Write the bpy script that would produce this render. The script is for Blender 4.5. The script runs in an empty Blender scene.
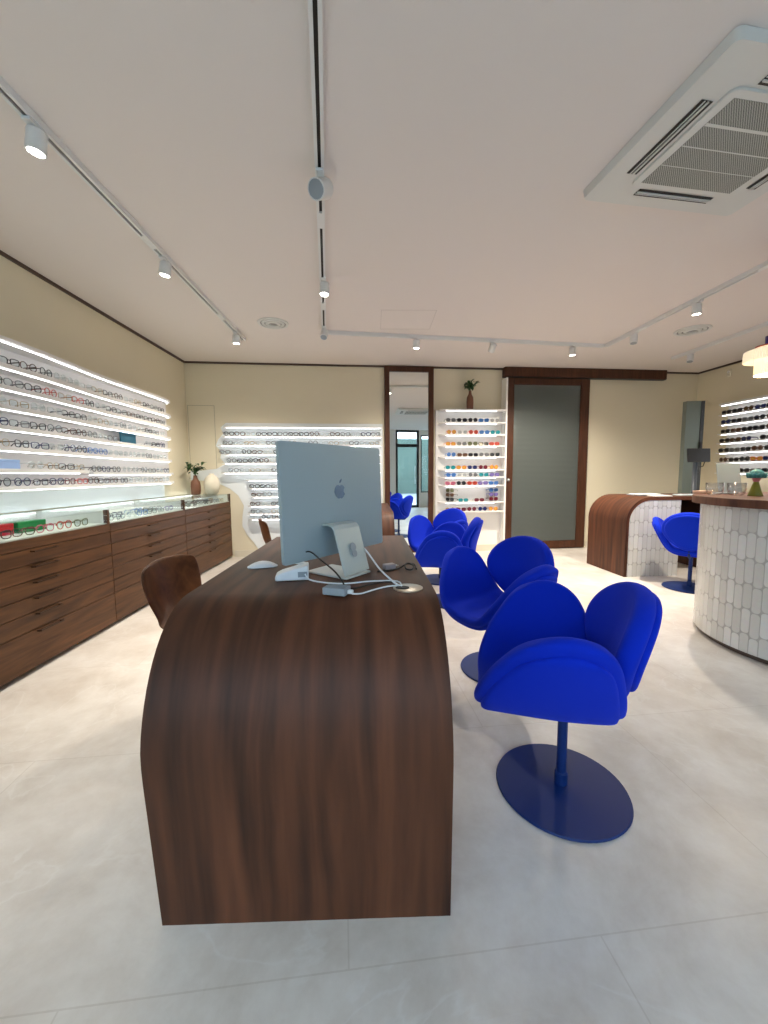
import bpy, bmesh, math, random
from mathutils import Vector, Matrix
PI = math.pi
scene = bpy.context.scene
COL = scene.collection
rnd = random.Random(7)

# ------------------------------------------------------------------ camera
CAMH = 1.10
cam_d = bpy.data.cameras.new('camera'); cam = bpy.data.objects.new('camera', cam_d); COL.objects.link(cam)
cam_d.sensor_fit = 'HORIZONTAL'; cam_d.sensor_width = 36.0; cam_d.lens = 36.0 * 400.0 / 768.0
cam_d.clip_start = 0.02; cam_d.clip_end = 200
_R = Vector((0.99964722, -0.0256342, -0.0069516)); _U = Vector((0.00928026, 0.09187279, 0.99572751)); _F = Vector((0.02488602, 0.99544075, -0.09207827))
cam.matrix_world = Matrix(((_R.x, _U.x, -_F.x, 0), (_R.y, _U.y, -_F.y, 0), (_R.z, _U.z, -_F.z, CAMH), (0, 0, 0, 1)))
scene.camera = cam

# ------------------------------------------------------------------ world, daylight, exposure
scene.view_settings.view_transform = 'Standard'; scene.view_settings.look = 'None'
scene.view_settings.gamma = 1.0; scene.view_settings.use_curve_mapping = False
scene.view_settings.exposure = 1.25
WORLD_STRENGTH = 3.0
DAYLIGHT = 330.0
LED_STRENGTH = 4.0
SPOT_W = 60.0
world = bpy.data.worlds.new('world'); scene.world = world; world.use_nodes = True
wn = world.node_tree; wn.nodes.clear()
_bg = wn.nodes.new('ShaderNodeBackground'); _out = wn.nodes.new('ShaderNodeOutputWorld')
_bg.inputs[0].default_value = (0.62, 0.78, 1.0, 1); _bg.inputs[1].default_value = WORLD_STRENGTH
wn.links.new(_bg.outputs[0], _out.inputs[0])
scene.cycles.use_denoising = True
try: scene.cycles.denoiser = 'OPENIMAGEDENOISE'
except Exception: pass
scene.cycles.max_bounces = 10; scene.cycles.diffuse_bounces = 6; scene.cycles.glossy_bounces = 4
scene.cycles.transparent_max_bounces = 24; scene.cycles.transmission_bounces = 8
scene.cycles.sample_clamp_indirect = 6.0
scene.cycles.caustics_reflective = False; scene.cycles.caustics_refractive = False

H = 2.58                      # ceiling height
XL = -2.44                    # left wall
YF = -2.0                     # shop front behind the camera
WA = math.atan2(0.6, 7.285)   # the back wall is turned by this much
BP = Vector((-2.445, 5.39, 0)); BD = Vector((math.cos(WA), math.sin(WA), 0)); BN = Vector((-math.sin(WA), math.cos(WA), 0))
def WB(s, off=0.0, z=0.0):    # a point s along the back wall, off in front of it
    p = BP + BD * s - BN * off; return Vector((p.x, p.y, z))
CR = Vector((4.84, 5.99, 0)); RD = Vector((0.0716, -0.9974, 0)); RA = math.atan2(RD.y, RD.x)

# daylight through the shop-front glazing
def area(name, loc, rot, sx, sy, power, color):
    l = bpy.data.lights.new(name, 'AREA'); l.shape = 'RECTANGLE'; l.size = sx; l.size_y = sy; l.energy = power; l.color = color
    o = bpy.data.objects.new(name, l); COL.objects.link(o); o.location = loc; o.rotation_euler = rot; return o
area('daylight', (-0.75, YF - 0.25, 1.35), (math.radians(-90), 0, 0), 3.0, 2.2, DAYLIGHT, (0.66, 0.82, 1.0))
area('daylight', (4.1, YF - 0.25, 1.35), (math.radians(-90), 0, 0), 1.7, 2.2, DAYLIGHT * 0.7, (0.66, 0.82, 1.0))

# ------------------------------------------------------------------ materials
def srgb(r, g, b):
    f = lambda c: (c / 255 / 12.92) if c / 255 <= 0.04045 else ((c / 255 + 0.055) / 1.055) ** 2.4
    return (f(r), f(g), f(b), 1)
def mat(name, col, rough=0.5, metal=0.0, spec=0.5, sheen=0.0, noise=None, bump=None, emit=None, coat=0.0):
    m = bpy.data.materials.new(name); m.use_nodes = True; nt = m.node_tree; p = nt.nodes['Principled BSDF']
    p.inputs['Base Color'].default_value = col; p.inputs['Roughness'].default_value = rough; p.inputs['Metallic'].default_value = metal
    p.inputs['Specular IOR Level'].default_value = spec; p.inputs['Sheen Weight'].default_value = sheen; p.inputs['Coat Weight'].default_value = coat
    if sheen: p.inputs['Sheen Tint'].default_value = (min(1, col[0] * 2 + .1), min(1, col[1] * 2 + .1), 1, 1)
    if emit: p.inputs['Emission Color'].default_value = emit[0]; p.inputs['Emission Strength'].default_value = emit[1]
    tc = nt.nodes.new('ShaderNodeTexCoord')
    if noise:   # (scale, amount)
        n = nt.nodes.new('ShaderNodeTexNoise'); n.inputs['Scale'].default_value = noise[0]; n.inputs['Detail'].default_value = 4
        nt.links.new(tc.outputs['Object'], n.inputs['Vector'])
        mx = nt.nodes.new('ShaderNodeMix'); mx.data_type = 'RGBA'
        a = noise[1]; mx.inputs[6].default_value = tuple(min(1, c * (1 - a)) for c in col[:3]) + (1,); mx.inputs[7].default_value = tuple(min(1, c * (1 + a)) for c in col[:3]) + (1,)
        nt.links.new(n.outputs['Fac'], mx.inputs[0]); nt.links.new(mx.outputs[2], p.inputs['Base Color'])
    if bump:
        n = nt.nodes.new('ShaderNodeTexNoise'); n.inputs['Scale'].default_value = bump[0]; n.inputs['Detail'].default_value = 3
        nt.links.new(tc.outputs['Object'], n.inputs['Vector'])
        b = nt.nodes.new('ShaderNodeBump'); b.inputs['Strength'].default_value = bump[1]; b.inputs['Distance'].default_value = 0.002
        nt.links.new(n.outputs['Fac'], b.inputs['Height']); nt.links.new(b.outputs[0], p.inputs['Normal'])
    return m
def wood(name, dark, light, src='Object', scale=(1, 1, 1), rough=0.42):
    m = bpy.data.materials.new(name); m.use_nodes = True; nt = m.node_tree; p = nt.nodes['Principled BSDF']
    p.inputs['Roughness'].default_value = rough; p.inputs['Specular IOR Level'].default_value = 0.25
    tc = nt.nodes.new('ShaderNodeTexCoord'); mp = nt.nodes.new('ShaderNodeMapping'); mp.inputs['Scale'].default_value = scale
    nt.links.new(tc.outputs[src], mp.inputs['Vector'])
    n1 = nt.nodes.new('ShaderNodeTexNoise'); n1.inputs['Scale'].default_value = 1.6; n1.inputs['Detail'].default_value = 3; n1.inputs['Distortion'].default_value = 1.3
    n2 = nt.nodes.new('ShaderNodeTexNoise'); n2.inputs['Scale'].default_value = 6; n2.inputs['Detail'].default_value = 6
    w = nt.nodes.new('ShaderNodeTexWave'); w.bands_direction = 'X'; w.inputs['Scale'].default_value = 0.9; w.inputs['Distortion'].default_value = 5; w.inputs['Detail'].default_value = 3; w.inputs['Detail Scale'].default_value = 1.2
    for n in (n1, n2, w): nt.links.new(mp.outputs[0], n.inputs['Vector'])
    a = nt.nodes.new('ShaderNodeMath'); a.operation = 'MULTIPLY_ADD'; nt.links.new(n2.outputs['Fac'], a.inputs[0]); a.inputs[1].default_value = 0.35; nt.links.new(n1.outputs['Fac'], a.inputs[2])
    b = nt.nodes.new('ShaderNodeMath'); b.operation = 'MULTIPLY_ADD'; nt.links.new(w.outputs['Fac'], b.inputs[0]); b.inputs[1].default_value = 0.10; nt.links.new(a.outputs[0], b.inputs[2])
    r = nt.nodes.new('ShaderNodeValToRGB'); r.color_ramp.elements[0].position = 0.48; r.color_ramp.elements[0].color = dark; r.color_ramp.elements[1].position = 1.05; r.color_ramp.elements[1].color = light
    nt.links.new(b.outputs[0], r.inputs[0]); nt.links.new(r.outputs[0], p.inputs['Base Color'])
    return m
def glass(name, tint=(1, 1, 1, 1), refl=1.0, rough=0.0):
    m = bpy.data.materials.new(name); m.use_nodes = True; nt = m.node_tree; nt.nodes.clear()
    o = nt.nodes.new('ShaderNodeOutputMaterial'); t = nt.nodes.new('ShaderNodeBsdfTransparent'); t.inputs[0].default_value = tint
    g = nt.nodes.new('ShaderNodeBsdfGlossy'); g.inputs['Roughness'].default_value = rough
    f = nt.nodes.new('ShaderNodeLayerWeight'); f.inputs['Blend'].default_value = 0.5
    pw = nt.nodes.new('ShaderNodeMath'); pw.operation = 'POWER'; pw.inputs[1].default_value = 4.0; nt.links.new(f.outputs['Facing'], pw.inputs[0])
    mu = nt.nodes.new('ShaderNodeMath'); mu.operation = 'MULTIPLY_ADD'; mu.inputs[1].default_value = .55 * refl; mu.inputs[2].default_value = .035 * refl; nt.links.new(pw.outputs[0], mu.inputs[0])
    mx = nt.nodes.new('ShaderNodeMixShader'); nt.links.new(mu.outputs[0], mx.inputs[0]); nt.links.new(t.outputs[0], mx.inputs[1]); nt.links.new(g.outputs[0], mx.inputs[2]); nt.links.new(mx.outputs[0], o.inputs[0])
    return m

M = {}
M['wall'] = mat('wall_cream', (0.72, 0.655, 0.50, 1), 0.85, spec=0.2, noise=(1.5, 0.03), bump=(60, 0.05))
M['ceiling'] = mat('ceiling_white', (0.74, 0.69, 0.66, 1), 0.9, spec=0.1)
M['trim_dark'] = mat('trim_brown', srgb(72, 52, 42), 0.5)
M['trim_cream'] = mat('trim_cream', (0.66, 0.61, 0.50, 1), 0.7)
M['white'] = mat('white_lacquer', (0.80, 0.80, 0.78, 1), 0.4)
M['white_shelf'] = mat('shelf_white', (0.78, 0.765, 0.75, 1), 0.45)
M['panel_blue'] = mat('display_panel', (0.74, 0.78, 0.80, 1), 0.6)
M['frame_wood'] = wood('frame_walnut', srgb(58, 34, 22), srgb(88, 54, 37), 'Object', (14, 14, 1.2), 0.45)
M['desk_wood'] = wood('desk_walnut', srgb(42, 24, 16), srgb(104, 62, 41), 'UV', (6, 0.5, 1), 0.50)
M['desk_wood2'] = wood('counter_walnut', srgb(74, 44, 30), srgb(118, 77, 54), 'Object', (7, 7, 1.0), 0.42)
M['cab_wood'] = wood('cabinet_walnut', srgb(60, 37, 20), srgb(108, 72, 44), 'Object', (10, 0.9, 10), 0.40)
M['chair_wood'] = wood('chair_walnut', srgb(70, 42, 26), srgb(112, 72, 46), 'Object', (2, 6, 6), 0.3)
M['dark'] = mat('black_gap', (0.012, 0.011, 0.010, 1), 0.6)
M['handle'] = mat('bronze_handle', srgb(70, 50, 38), 0.35, metal=0.6)
M['blue'] = mat('blue_wool', (0.0, 0.022, 0.50, 1), 0.85, spec=0.15, sheen=0.35, bump=(420, 0.25))
M['blue_metal'] = mat('navy_metal', (0.003, 0.022, 0.13, 1), 0.5, spec=0.3)
M['blackmetal'] = mat('black_metal', (0.02, 0.02, 0.022, 1), 0.4, metal=0.3)
M['steel'] = mat('steel', (0.6, 0.6, 0.6, 1), 0.3, metal=1.0)
M['alu'] = mat('silver_aluminium', (0.34, 0.43, 0.48, 1), 0.42, metal=0.25)
M['alu_light'] = mat('pale_aluminium', (0.50, 0.57, 0.58, 1), 0.38, metal=0.3)
M['logo'] = mat('blue_grey_mark', (0.22, 0.32, 0.47, 1), 0.25, metal=0.5)
M['plastic_white'] = mat('white_plastic', (0.78, 0.82, 0.86, 1), 0.3)
M['plastic_grey'] = mat('grey_plastic', (0.28, 0.32, 0.36, 1), 0.4)
M['rubber'] = mat('black_rubber', (0.015, 0.015, 0.016, 1), 0.5)
M['screen'] = mat('black_screen', (0.01, 0.011, 0.013, 1), 0.35)
M['grille'] = mat('grille_grey', (0.30, 0.31, 0.30, 1), 0.7)
M['ac_white'] = mat('unit_white', (0.64, 0.65, 0.63, 1), 0.45)
M['fitting'] = mat('lamp_white', (0.72, 0.73, 0.73, 1), 0.4)
M['led'] = mat('led_strip', (1, 1, 1, 1), 0.5, emit=((0.93, 0.96, 1.0, 1), LED_STRENGTH))
M['led_soft'] = mat('led_strip_soft', (1, 1, 1, 1), 0.5, emit=((0.97, 0.98, 1.0, 1), 3.5))
M['bulb'] = mat('lamp_lens_lit', (1, 1, 1, 1), 0.5, emit=((1.0, 0.93, 0.82, 1), 14.0))
M['lens_off'] = mat('lamp_lens_off', (0.32, 0.35, 0.37, 1), 0.25)
M['terracotta'] = mat('brown_ceramic', srgb(118, 78, 58), 0.6, noise=(30, 0.1))
M['cream_cer'] = mat('cream_ceramic', (0.66, 0.60, 0.48, 1), 0.6, noise=(25, 0.06))
M['leaf'] = mat('leaf_green', (0.022, 0.075, 0.018, 1), 0.5, noise=(40, 0.35))
M['panel_grey'] = mat('column_grey', srgb(112, 122, 116), 0.3, metal=0.2)
M['paper'] = mat('paper_white', (0.75, 0.75, 0.73, 1), 0.7)
M['teal_card'] = mat('teal_card', srgb(15, 85, 110), 0.5)
M['blue_card'] = mat('pale_blue_card', srgb(150, 180, 225), 0.5)
M['red'] = mat('red_box', srgb(190, 25, 40), 0.5)
M['green'] = mat('green_box', srgb(10, 130, 70), 0.5)
M['shade'] = mat('lamp_shade_lit', (0.9, 0.82, 0.62, 1), 0.8, emit=((1.0, 0.80, 0.48, 1), 0.35))
M['shade_pleat'] = mat('pleated_shade', (0.80, 0.72, 0.55, 1), 0.8, emit=((1.0, 0.85, 0.6, 1), 0.25))
M['purple'] = mat('purple_metal', srgb(52, 34, 120), 0.35)
M['shop_glass'] = glass('shop_glass', (0.93, 0.97, 0.96, 1))
M['tray_glass'] = glass('tray_glass', (0.91, 0.955, 0.94, 1), 1.0, 0.02)
M['clear'] = glass('tumbler_glass', (0.96, 0.97, 0.98, 1), 3.2, 0.06)
M['lens'] = glass('clear_lens', (0.93, 0.96, 0.97, 1), 0.9)
M['street'] = mat('street_paving', (0.30, 0.30, 0.30, 1), 0.9, noise=(2, 0.15))
M['facade'] = mat('street_facade', (0.07, 0.10, 0.08, 1), 0.8, noise=(0.8, 0.5))

def floor_mat():
    m = bpy.data.materials.new('marble_floor'); m.use_nodes = True; nt = m.node_tree; p = nt.nodes['Principled BSDF']; N = nt.nodes.new; L = nt.links.new
    tc = N('ShaderNodeTexCoord'); mp = N('ShaderNodeMapping'); mp.inputs['Rotation'].default_value = (0, 0, -WA); L(tc.outputs['Object'], mp.inputs[0])
    n1 = N('ShaderNodeTexNoise'); n1.inputs['Scale'].default_value = 2.6; n1.inputs['Detail'].default_value = 8; n1.inputs['Roughness'].default_value = .68; n1.inputs['Distortion'].default_value = .2; L(mp.outputs[0], n1.inputs[0])
    r1 = N('ShaderNodeValToRGB'); r1.color_ramp.elements[0].position = .36; r1.color_ramp.elements[0].color = (0.58, 0.52, 0.46, 1); r1.color_ramp.elements[1].position = .66; r1.color_ramp.elements[1].color = (0.76, 0.72, 0.67, 1); L(n1.outputs['Fac'], r1.inputs[0])
    # thin pale veins
    n2 = N('ShaderNodeTexNoise'); n2.inputs['Scale'].default_value = 1.1; n2.inputs['Detail'].default_value = 8; n2.inputs['Distortion'].default_value = 1.6; L(mp.outputs[0], n2.inputs[0])
    s = N('ShaderNodeMath'); s.operation = 'SUBTRACT'; s.inputs[1].default_value = .5; L(n2.outputs['Fac'], s.inputs[0]); ab = N('ShaderNodeMath'); ab.operation = 'ABSOLUTE'; L(s.outputs[0], ab.inputs[0])
    mr = N('ShaderNodeMapRange'); mr.inputs[1].default_value = 0.0; mr.inputs[2].default_value = 0.010; mr.inputs[3].default_value = .22; mr.inputs[4].default_value = 0.0; L(ab.outputs[0], mr.inputs[0])
    mx = N('ShaderNodeMix'); mx.data_type = 'RGBA'; mx.inputs[7].default_value = (0.82, 0.81, 0.79, 1); L(mr.outputs[0], mx.inputs[0]); L(r1.outputs[0], mx.inputs[6])
    br = N('ShaderNodeTexBrick'); br.offset = 0.5; br.inputs['Scale'].default_value = 1.0; br.inputs['Brick Width'].default_value = 1.2; br.inputs['Row Height'].default_value = 0.8; br.inputs['Mortar Size'].default_value = 0.0022; br.inputs['Mortar Smooth'].default_value = 0.3
    br.inputs['Color1'].default_value = (0.97, 0.97, 0.97, 1); br.inputs['Color2'].default_value = (1, 1, 1, 1); br.inputs['Mortar'].default_value = (0.86, 0.84, 0.82, 1); L(mp.outputs[0], br.inputs[0])
    ml = N('ShaderNodeMix'); ml.data_type = 'RGBA'; ml.blend_type = 'MULTIPLY'; ml.inputs[0].default_value = 1; L(mx.outputs[2], ml.inputs[6]); L(br.outputs['Color'], ml.inputs[7]); L(ml.outputs[2], p.inputs['Base Color'])
    p.inputs['Roughness'].default_value = 0.34; p.inputs['Specular IOR Level'].default_value = 0.45
    return m
M['floor'] = floor_mat()

def tile_mat():   # tall picket tiles with round ends, laid in rows; UV in metres
    m = bpy.data.materials.new('picket_tile'); m.use_nodes = True; nt = m.node_tree; p = nt.nodes['Principled BSDF']; N = nt.nodes.new; L = nt.links.new
    def ma(op, a=None, b=None, c=None):
        n = N('ShaderNodeMath'); n.operation = op
        for i, v in enumerate((a, b, c)):
            if v is None: continue
            if isinstance(v, (int, float)): n.inputs[i].default_value = v
            else: L(v, n.inputs[i])
        return n.outputs[0]
    TW, TH = 0.050, 0.150
    uv = N('ShaderNodeUVMap'); sp = N('ShaderNodeSeparateXYZ'); L(uv.outputs[0], sp.inputs[0])
    u = ma('DIVIDE', sp.outputs[0], TW); ci = ma('FLOOR', u); fu = ma('SUBTRACT', ma('SUBTRACT', u, ci), 0.5)
    par = ma('MODULO', ma('ADD', ci, 400.0), 2.0); v = ma('ADD', ma('DIVIDE', sp.outputs[1], TH), ma('MULTIPLY', par, 0.12))
    vi = ma('FLOOR', v); fv = ma('SUBTRACT', ma('SUBTRACT', v, vi), 0.5)
    x = ma('MULTIPLY', ma('ABSOLUTE', fu), TW); y = ma('MULTIPLY', ma('ABSOLUTE', fv), TH)
    r = 0.020; hx, hy = 0.0235, 0.0735
    qx = ma('MAXIMUM', ma('SUBTRACT', x, hx - r), 0.0); qy = ma('MAXIMUM', ma('SUBTRACT', y, hy - r), 0.0)
    d = ma('SUBTRACT', ma('SQRT', ma('ADD', ma('MULTIPLY', qx, qx), ma('MULTIPLY', qy, qy))), r)
    mr = N('ShaderNodeMapRange'); mr.inputs[1].default_value = -0.0022; mr.inputs[2].default_value = 0.0005; mr.inputs[3].default_value = 0; mr.inputs[4].default_value = 1; L(d, mr.inputs[0])
    cx = N('ShaderNodeCombineXYZ'); L(ci, cx.inputs[0]); L(vi, cx.inputs[1]); wn_ = N('ShaderNodeTexWhiteNoise'); wn_.noise_dimensions = '2D'; L(cx.outputs[0], wn_.inputs['Vector'])
    ra = N('ShaderNodeValToRGB'); ra.color_ramp.elements[0].color = (0.60, 0.60, 0.57, 1); ra.color_ramp.elements[1].color = (0.72, 0.73, 0.71, 1); L(wn_.outputs['Value'], ra.inputs[0])
    nz = N('ShaderNodeTexNoise'); nz.inputs['Scale'].default_value = 40; nz.inputs['Detail'].default_value = 3; L(uv.outputs[0], nz.inputs[0])
    m1 = N('ShaderNodeMix'); m1.data_type = 'RGBA'; m1.blend_type = 'MULTIPLY'; m1.inputs[0].default_value = 0.12; L(ra.outputs[0], m1.inputs[6]); L(nz.outputs['Color'], m1.inputs[7])
    mx = N('ShaderNodeMix'); mx.data_type = 'RGBA'; mx.inputs[7].default_value = (0.40, 0.40, 0.38, 1); L(mr.outputs[0], mx.inputs[0]); L(m1.outputs[2], mx.inputs[6]); L(mx.outputs[2], p.inputs['Base Color'])
    ru = ma('MULTIPLY_ADD', mr.outputs[0], 0.5, 0.22); L(ru, p.inputs['Roughness'])
    hgt = ma('ADD', ma('SUBTRACT', 1.0, mr.outputs[0]), ma('MULTIPLY', wn_.outputs['Value'], 0.25)); hg2 = ma('ADD', hgt, ma('MULTIPLY', nz.outputs['Fac'], 0.3))
    b = N('ShaderNodeBump'); b.inputs['Strength'].default_value = 0.5; b.inputs['Distance'].default_value = 0.003; L(hg2, b.inputs['Height']); L(b.outputs[0], p.inputs['Normal'])
    return m
M['tile'] = tile_mat()

def reeded_mat():   # frosted reeded door glass
    m = bpy.data.materials.new('frosted_glass'); m.use_nodes = True; nt = m.node_tree; p = nt.nodes['Principled BSDF']; N = nt.nodes.new; L = nt.links.new
    p.inputs['Base Color'].default_value = (0.50, 0.58, 0.55, 1); p.inputs['Roughness'].default_value = 0.33; p.inputs['Transmission Weight'].default_value = 0.85
    p.inputs['Specular IOR Level'].default_value = 0.8
    tc = N('ShaderNodeTexCoord'); w = N('ShaderNodeTexWave'); w.bands_direction = 'Z'; w.inputs['Scale'].default_value = 18; w.inputs['Distortion'].default_value = 0.4; L(tc.outputs['Object'], w.inputs[0])
    b = N('ShaderNodeBump'); b.inputs['Strength'].default_value = 0.35; b.inputs['Distance'].default_value = 0.004; L(w.outputs['Fac'], b.inputs['Height']); L(b.outputs[0], p.inputs['Normal'])
    return m
M['frosted'] = reeded_mat()
mm = bpy.data.materials.new('mirror'); mm.use_nodes = True; _p = mm.node_tree.nodes['Principled BSDF']
_p.inputs['Base Color'].default_value = (0.80, 0.84, 0.82, 1); _p.inputs['Metallic'].default_value = 1; _p.inputs['Roughness'].default_value = 0.01; M['mirror'] = mm

# ------------------------------------------------------------------ mesh helpers
def T(x=0, y=0, z=0): return Matrix.Translation((x, y, z))
def RZ(a): return Matrix.Rotation(a, 4, 'Z')
class MB:
    def __init__(s): s.bm = bmesh.new(); s.uv = s.bm.loops.layers.uv.new('UVMap')
    def box(s, x0, x1, y0, y1, z0, z1, m=None):
        v = [s.bm.verts.new((m @ Vector(c)) if m else c) for c in ((x0,y0,z0),(x1,y0,z0),(x1,y1,z0),(x0,y1,z0),(x0,y0,z1),(x1,y0,z1),(x1,y1,z1),(x0,y1,z1))]
        for f in ((0,3,2,1),(4,5,6,7),(0,1,5,4),(1,2,6,5),(2,3,7,6),(3,0,4,7)): s.bm.faces.new([v[i] for i in f])
        return s
    def tube(s, pts, r, n=8, closed=False, m=None, caps=True):
        pts = [Vector(p) for p in pts]; k = len(pts); rs = r if isinstance(r, (list, tuple)) else [r] * k
        rings = []; up = None
        for i, p in enumerate(pts):
            a = pts[(i - 1) % k] if (closed or i > 0) else p; b = pts[(i + 1) % k] if (closed or i < k - 1) else p
            t = (b - a); t = t.normalized() if t.length > 1e-9 else Vector((0, 0, 1))
            if up is None: up = Vector((0, 0, 1)) if abs(t.z) < .9 else Vector((1, 0, 0))
            x = t.cross(up)
            if x.length < 1e-6: x = t.orthogonal()
            x.normalize(); y = x.cross(t).normalized(); up = y
            ring = []
            for j in range(n):
                c = p + (x * math.cos(2*PI*j/n) + y * math.sin(2*PI*j/n)) * rs[i]
                ring.append(s.bm.verts.new((m @ c) if m else c))
            rings.append(ring)
        for i in range(k if closed else k - 1):
            A, B = rings[i], rings[(i + 1) % k]
            for j in range(n): s.bm.faces.new((A[j], A[(j+1) % n], B[(j+1) % n], B[j]))
        if caps and not closed: s.bm.faces.new(list(reversed(rings[0]))); s.bm.faces.new(rings[-1])
        return s
    def lathe(s, prof, n=24, m=None, sx=1.0, sy=1.0):
        rings = []
        for r, z in prof:
            if r < 1e-6:
                c = Vector((0, 0, z)); rings.append([s.bm.verts.new((m @ c) if m else c)])
            else:
                ring = []
                for j in range(n):
                    c = Vector((r*sx*math.cos(2*PI*j/n), r*sy*math.sin(2*PI*j/n), z)); ring.append(s.bm.verts.new((m @ c) if m else c))
                rings.append(ring)
        for A, B in zip(rings, rings[1:]):
            if len(A) == 1 and len(B) == 1: continue
            for j in range(n):
                if len(A) == 1: s.bm.faces.new((A[0], B[(j+1) % n], B[j]))
                elif len(B) == 1: s.bm.faces.new((A[j], A[(j+1) % n], B[0]))
                else: s.bm.faces.new((A[j], A[(j+1) % n], B[(j+1) % n], B[j]))
        if len(rings[0]) > 1: s.bm.faces.new(list(reversed(rings[0])))
        if len(rings[-1]) > 1: s.bm.faces.new(rings[-1])
        return s
    def prism(s, poly, z0, z1, m=None):       # poly in x,y extruded along z
        a = [s.bm.verts.new((m @ Vector((x, y, z0))) if m else (x, y, z0)) for x, y in poly]
        b = [s.bm.verts.new((m @ Vector((x, y, z1))) if m else (x, y, z1)) for x, y in poly]
        s.bm.faces.new(list(reversed(a))); s.bm.faces.new(b); n = len(poly)
        for i in range(n): s.bm.faces.new((a[i], a[(i+1) % n], b[(i+1) % n], b[i]))
        return s
    def grid(s, P, m=None, uvs=None):
        V = [[s.bm.verts.new((m @ Vector(c)) if m else c) for c in row] for row in P]
        for i in range(len(V) - 1):
            for j in range(len(V[0]) - 1):
                f = s.bm.faces.new((V[i][j], V[i+1][j], V[i+1][j+1], V[i][j+1]))
                if uvs:
                    for l, (a, b) in zip(f.loops, ((i, j), (i+1, j), (i+1, j+1), (i, j+1))): l[s.uv].uv = uvs[a][b]
        return s
    def build(s, name, material, parent=None, smooth=False, bevel=0.0, recalc=True, subsurf=0, solid=0.0, flat_angle=None):
        if recalc: bmesh.ops.recalc_face_normals(s.bm, faces=s.bm.faces[:])
        me = bpy.data.meshes.new(name); s.bm.to_mesh(me); s.bm.free()
        o = bpy.data.objects.new(name, me); COL.objects.link(o)
        for mt in (material if isinstance(material, (list, tuple)) else [material]): me.materials.append(mt)
        if smooth: me.polygons.foreach_set('use_smooth', [True] * len(me.polygons))
        if flat_angle: me.set_sharp_from_angle(angle=math.radians(flat_angle))
        if solid: md = o.modifiers.new('solid', 'SOLIDIFY'); md.thickness = solid; md.offset = 0
        if bevel: md = o.modifiers.new('bevel', 'BEVEL'); md.width = bevel; md.segments = 2; md.limit_method = 'ANGLE'
        if subsurf: md = o.modifiers.new('sub', 'SUBSURF'); md.levels = subsurf; md.render_levels = subsurf
        if parent: o.parent = parent
        return o
def tag(o, label=None, cat=None, group=None, kind=None):
    if label: o['label'] = label
    if cat: o['category'] = cat
    if group: o['group'] = group
    if kind: o['kind'] = kind
    return o
def empty(name, loc=(0, 0, 0), rz=0.0, label=None, cat=None, group=None):
    o = bpy.data.objects.new(name, None); COL.objects.link(o); o.location = loc; o.rotation_euler = (0, 0, rz); o.empty_display_size = .1
    return tag(o, label, cat, group)
def copy_tree(o, parent=None):
    c = o.copy(); COL.objects.link(c)
    if parent: c.parent = parent
    for ch in [x for x in o.children]: copy_tree(ch, c)
    return c
ORD = ['first','second','third','fourth','fifth','sixth','seventh','eighth','ninth','tenth','eleventh','twelfth','thirteenth','fourteenth','fifteenth','sixteenth','seventeenth','eighteenth','nineteenth','twentieth','twenty-first','twenty-second']

# ------------------------------------------------------------------ the room
RE = CR + RD * 8.2                                   # right wall's front end
def struct(name, o): o.name = name; return tag(o, kind='structure')
b = MB(); b.prism([(XL - .1, YF - .1), (RE.x + .1, YF - .1), (5.0, 6.1), (XL - .1, 5.5)], -0.1, 0.0)
struct('floor', b.build('floor', M['floor']))
b = MB(); b.prism([(XL - .1, YF - .1), (RE.x + .1, YF - .1), (5.0, 6.1), (XL - .1, 5.5)], H, H + .1)
struct('ceiling', b.build('ceiling', M['ceiling']))
struct('wall_left', MB().box(XL - .1, XL, YF - .1, 5.5, 0, H).build('wall_left', M['wall']))
# back wall with an opening for the sliding door
MWB = T(*BP) @ RZ(WA)
b = MB(); b.box(-.12, 4.40, 0, .1, 0, H, MWB); b.box(5.47, 7.45, 0, .1, 0, H, MWB); b.box(4.40, 5.47, 0, .1, 2.38, H, MWB)
struct('wall_back', b.build('wall_back', M['wall']))
MWR = T(*CR) @ RZ(RA)
struct('wall_right', MB().box(-.1, 8.3, 0, .1, 0, H, MWR).build('wall_right', M['wall']))
# room behind the sliding door
for nm, bx in (('wall_storeroom_back', (4.2, 5.9, 1.5, 1.55, 0, H)), ('wall_storeroom_left', (4.2, 4.25, .1, 1.5, 0, H)), ('wall_storeroom_right', (5.85, 5.9, .1, 1.5, 0, H)), ('floor_storeroom', (4.2, 5.9, .1, 1.55, -.05, 0)), ('ceiling_storeroom', (4.2, 5.9, .1, 1.55, H, H + .05))):
    struct(nm, MB().box(*bx, MWB).build(nm, M['wall']))
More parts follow.
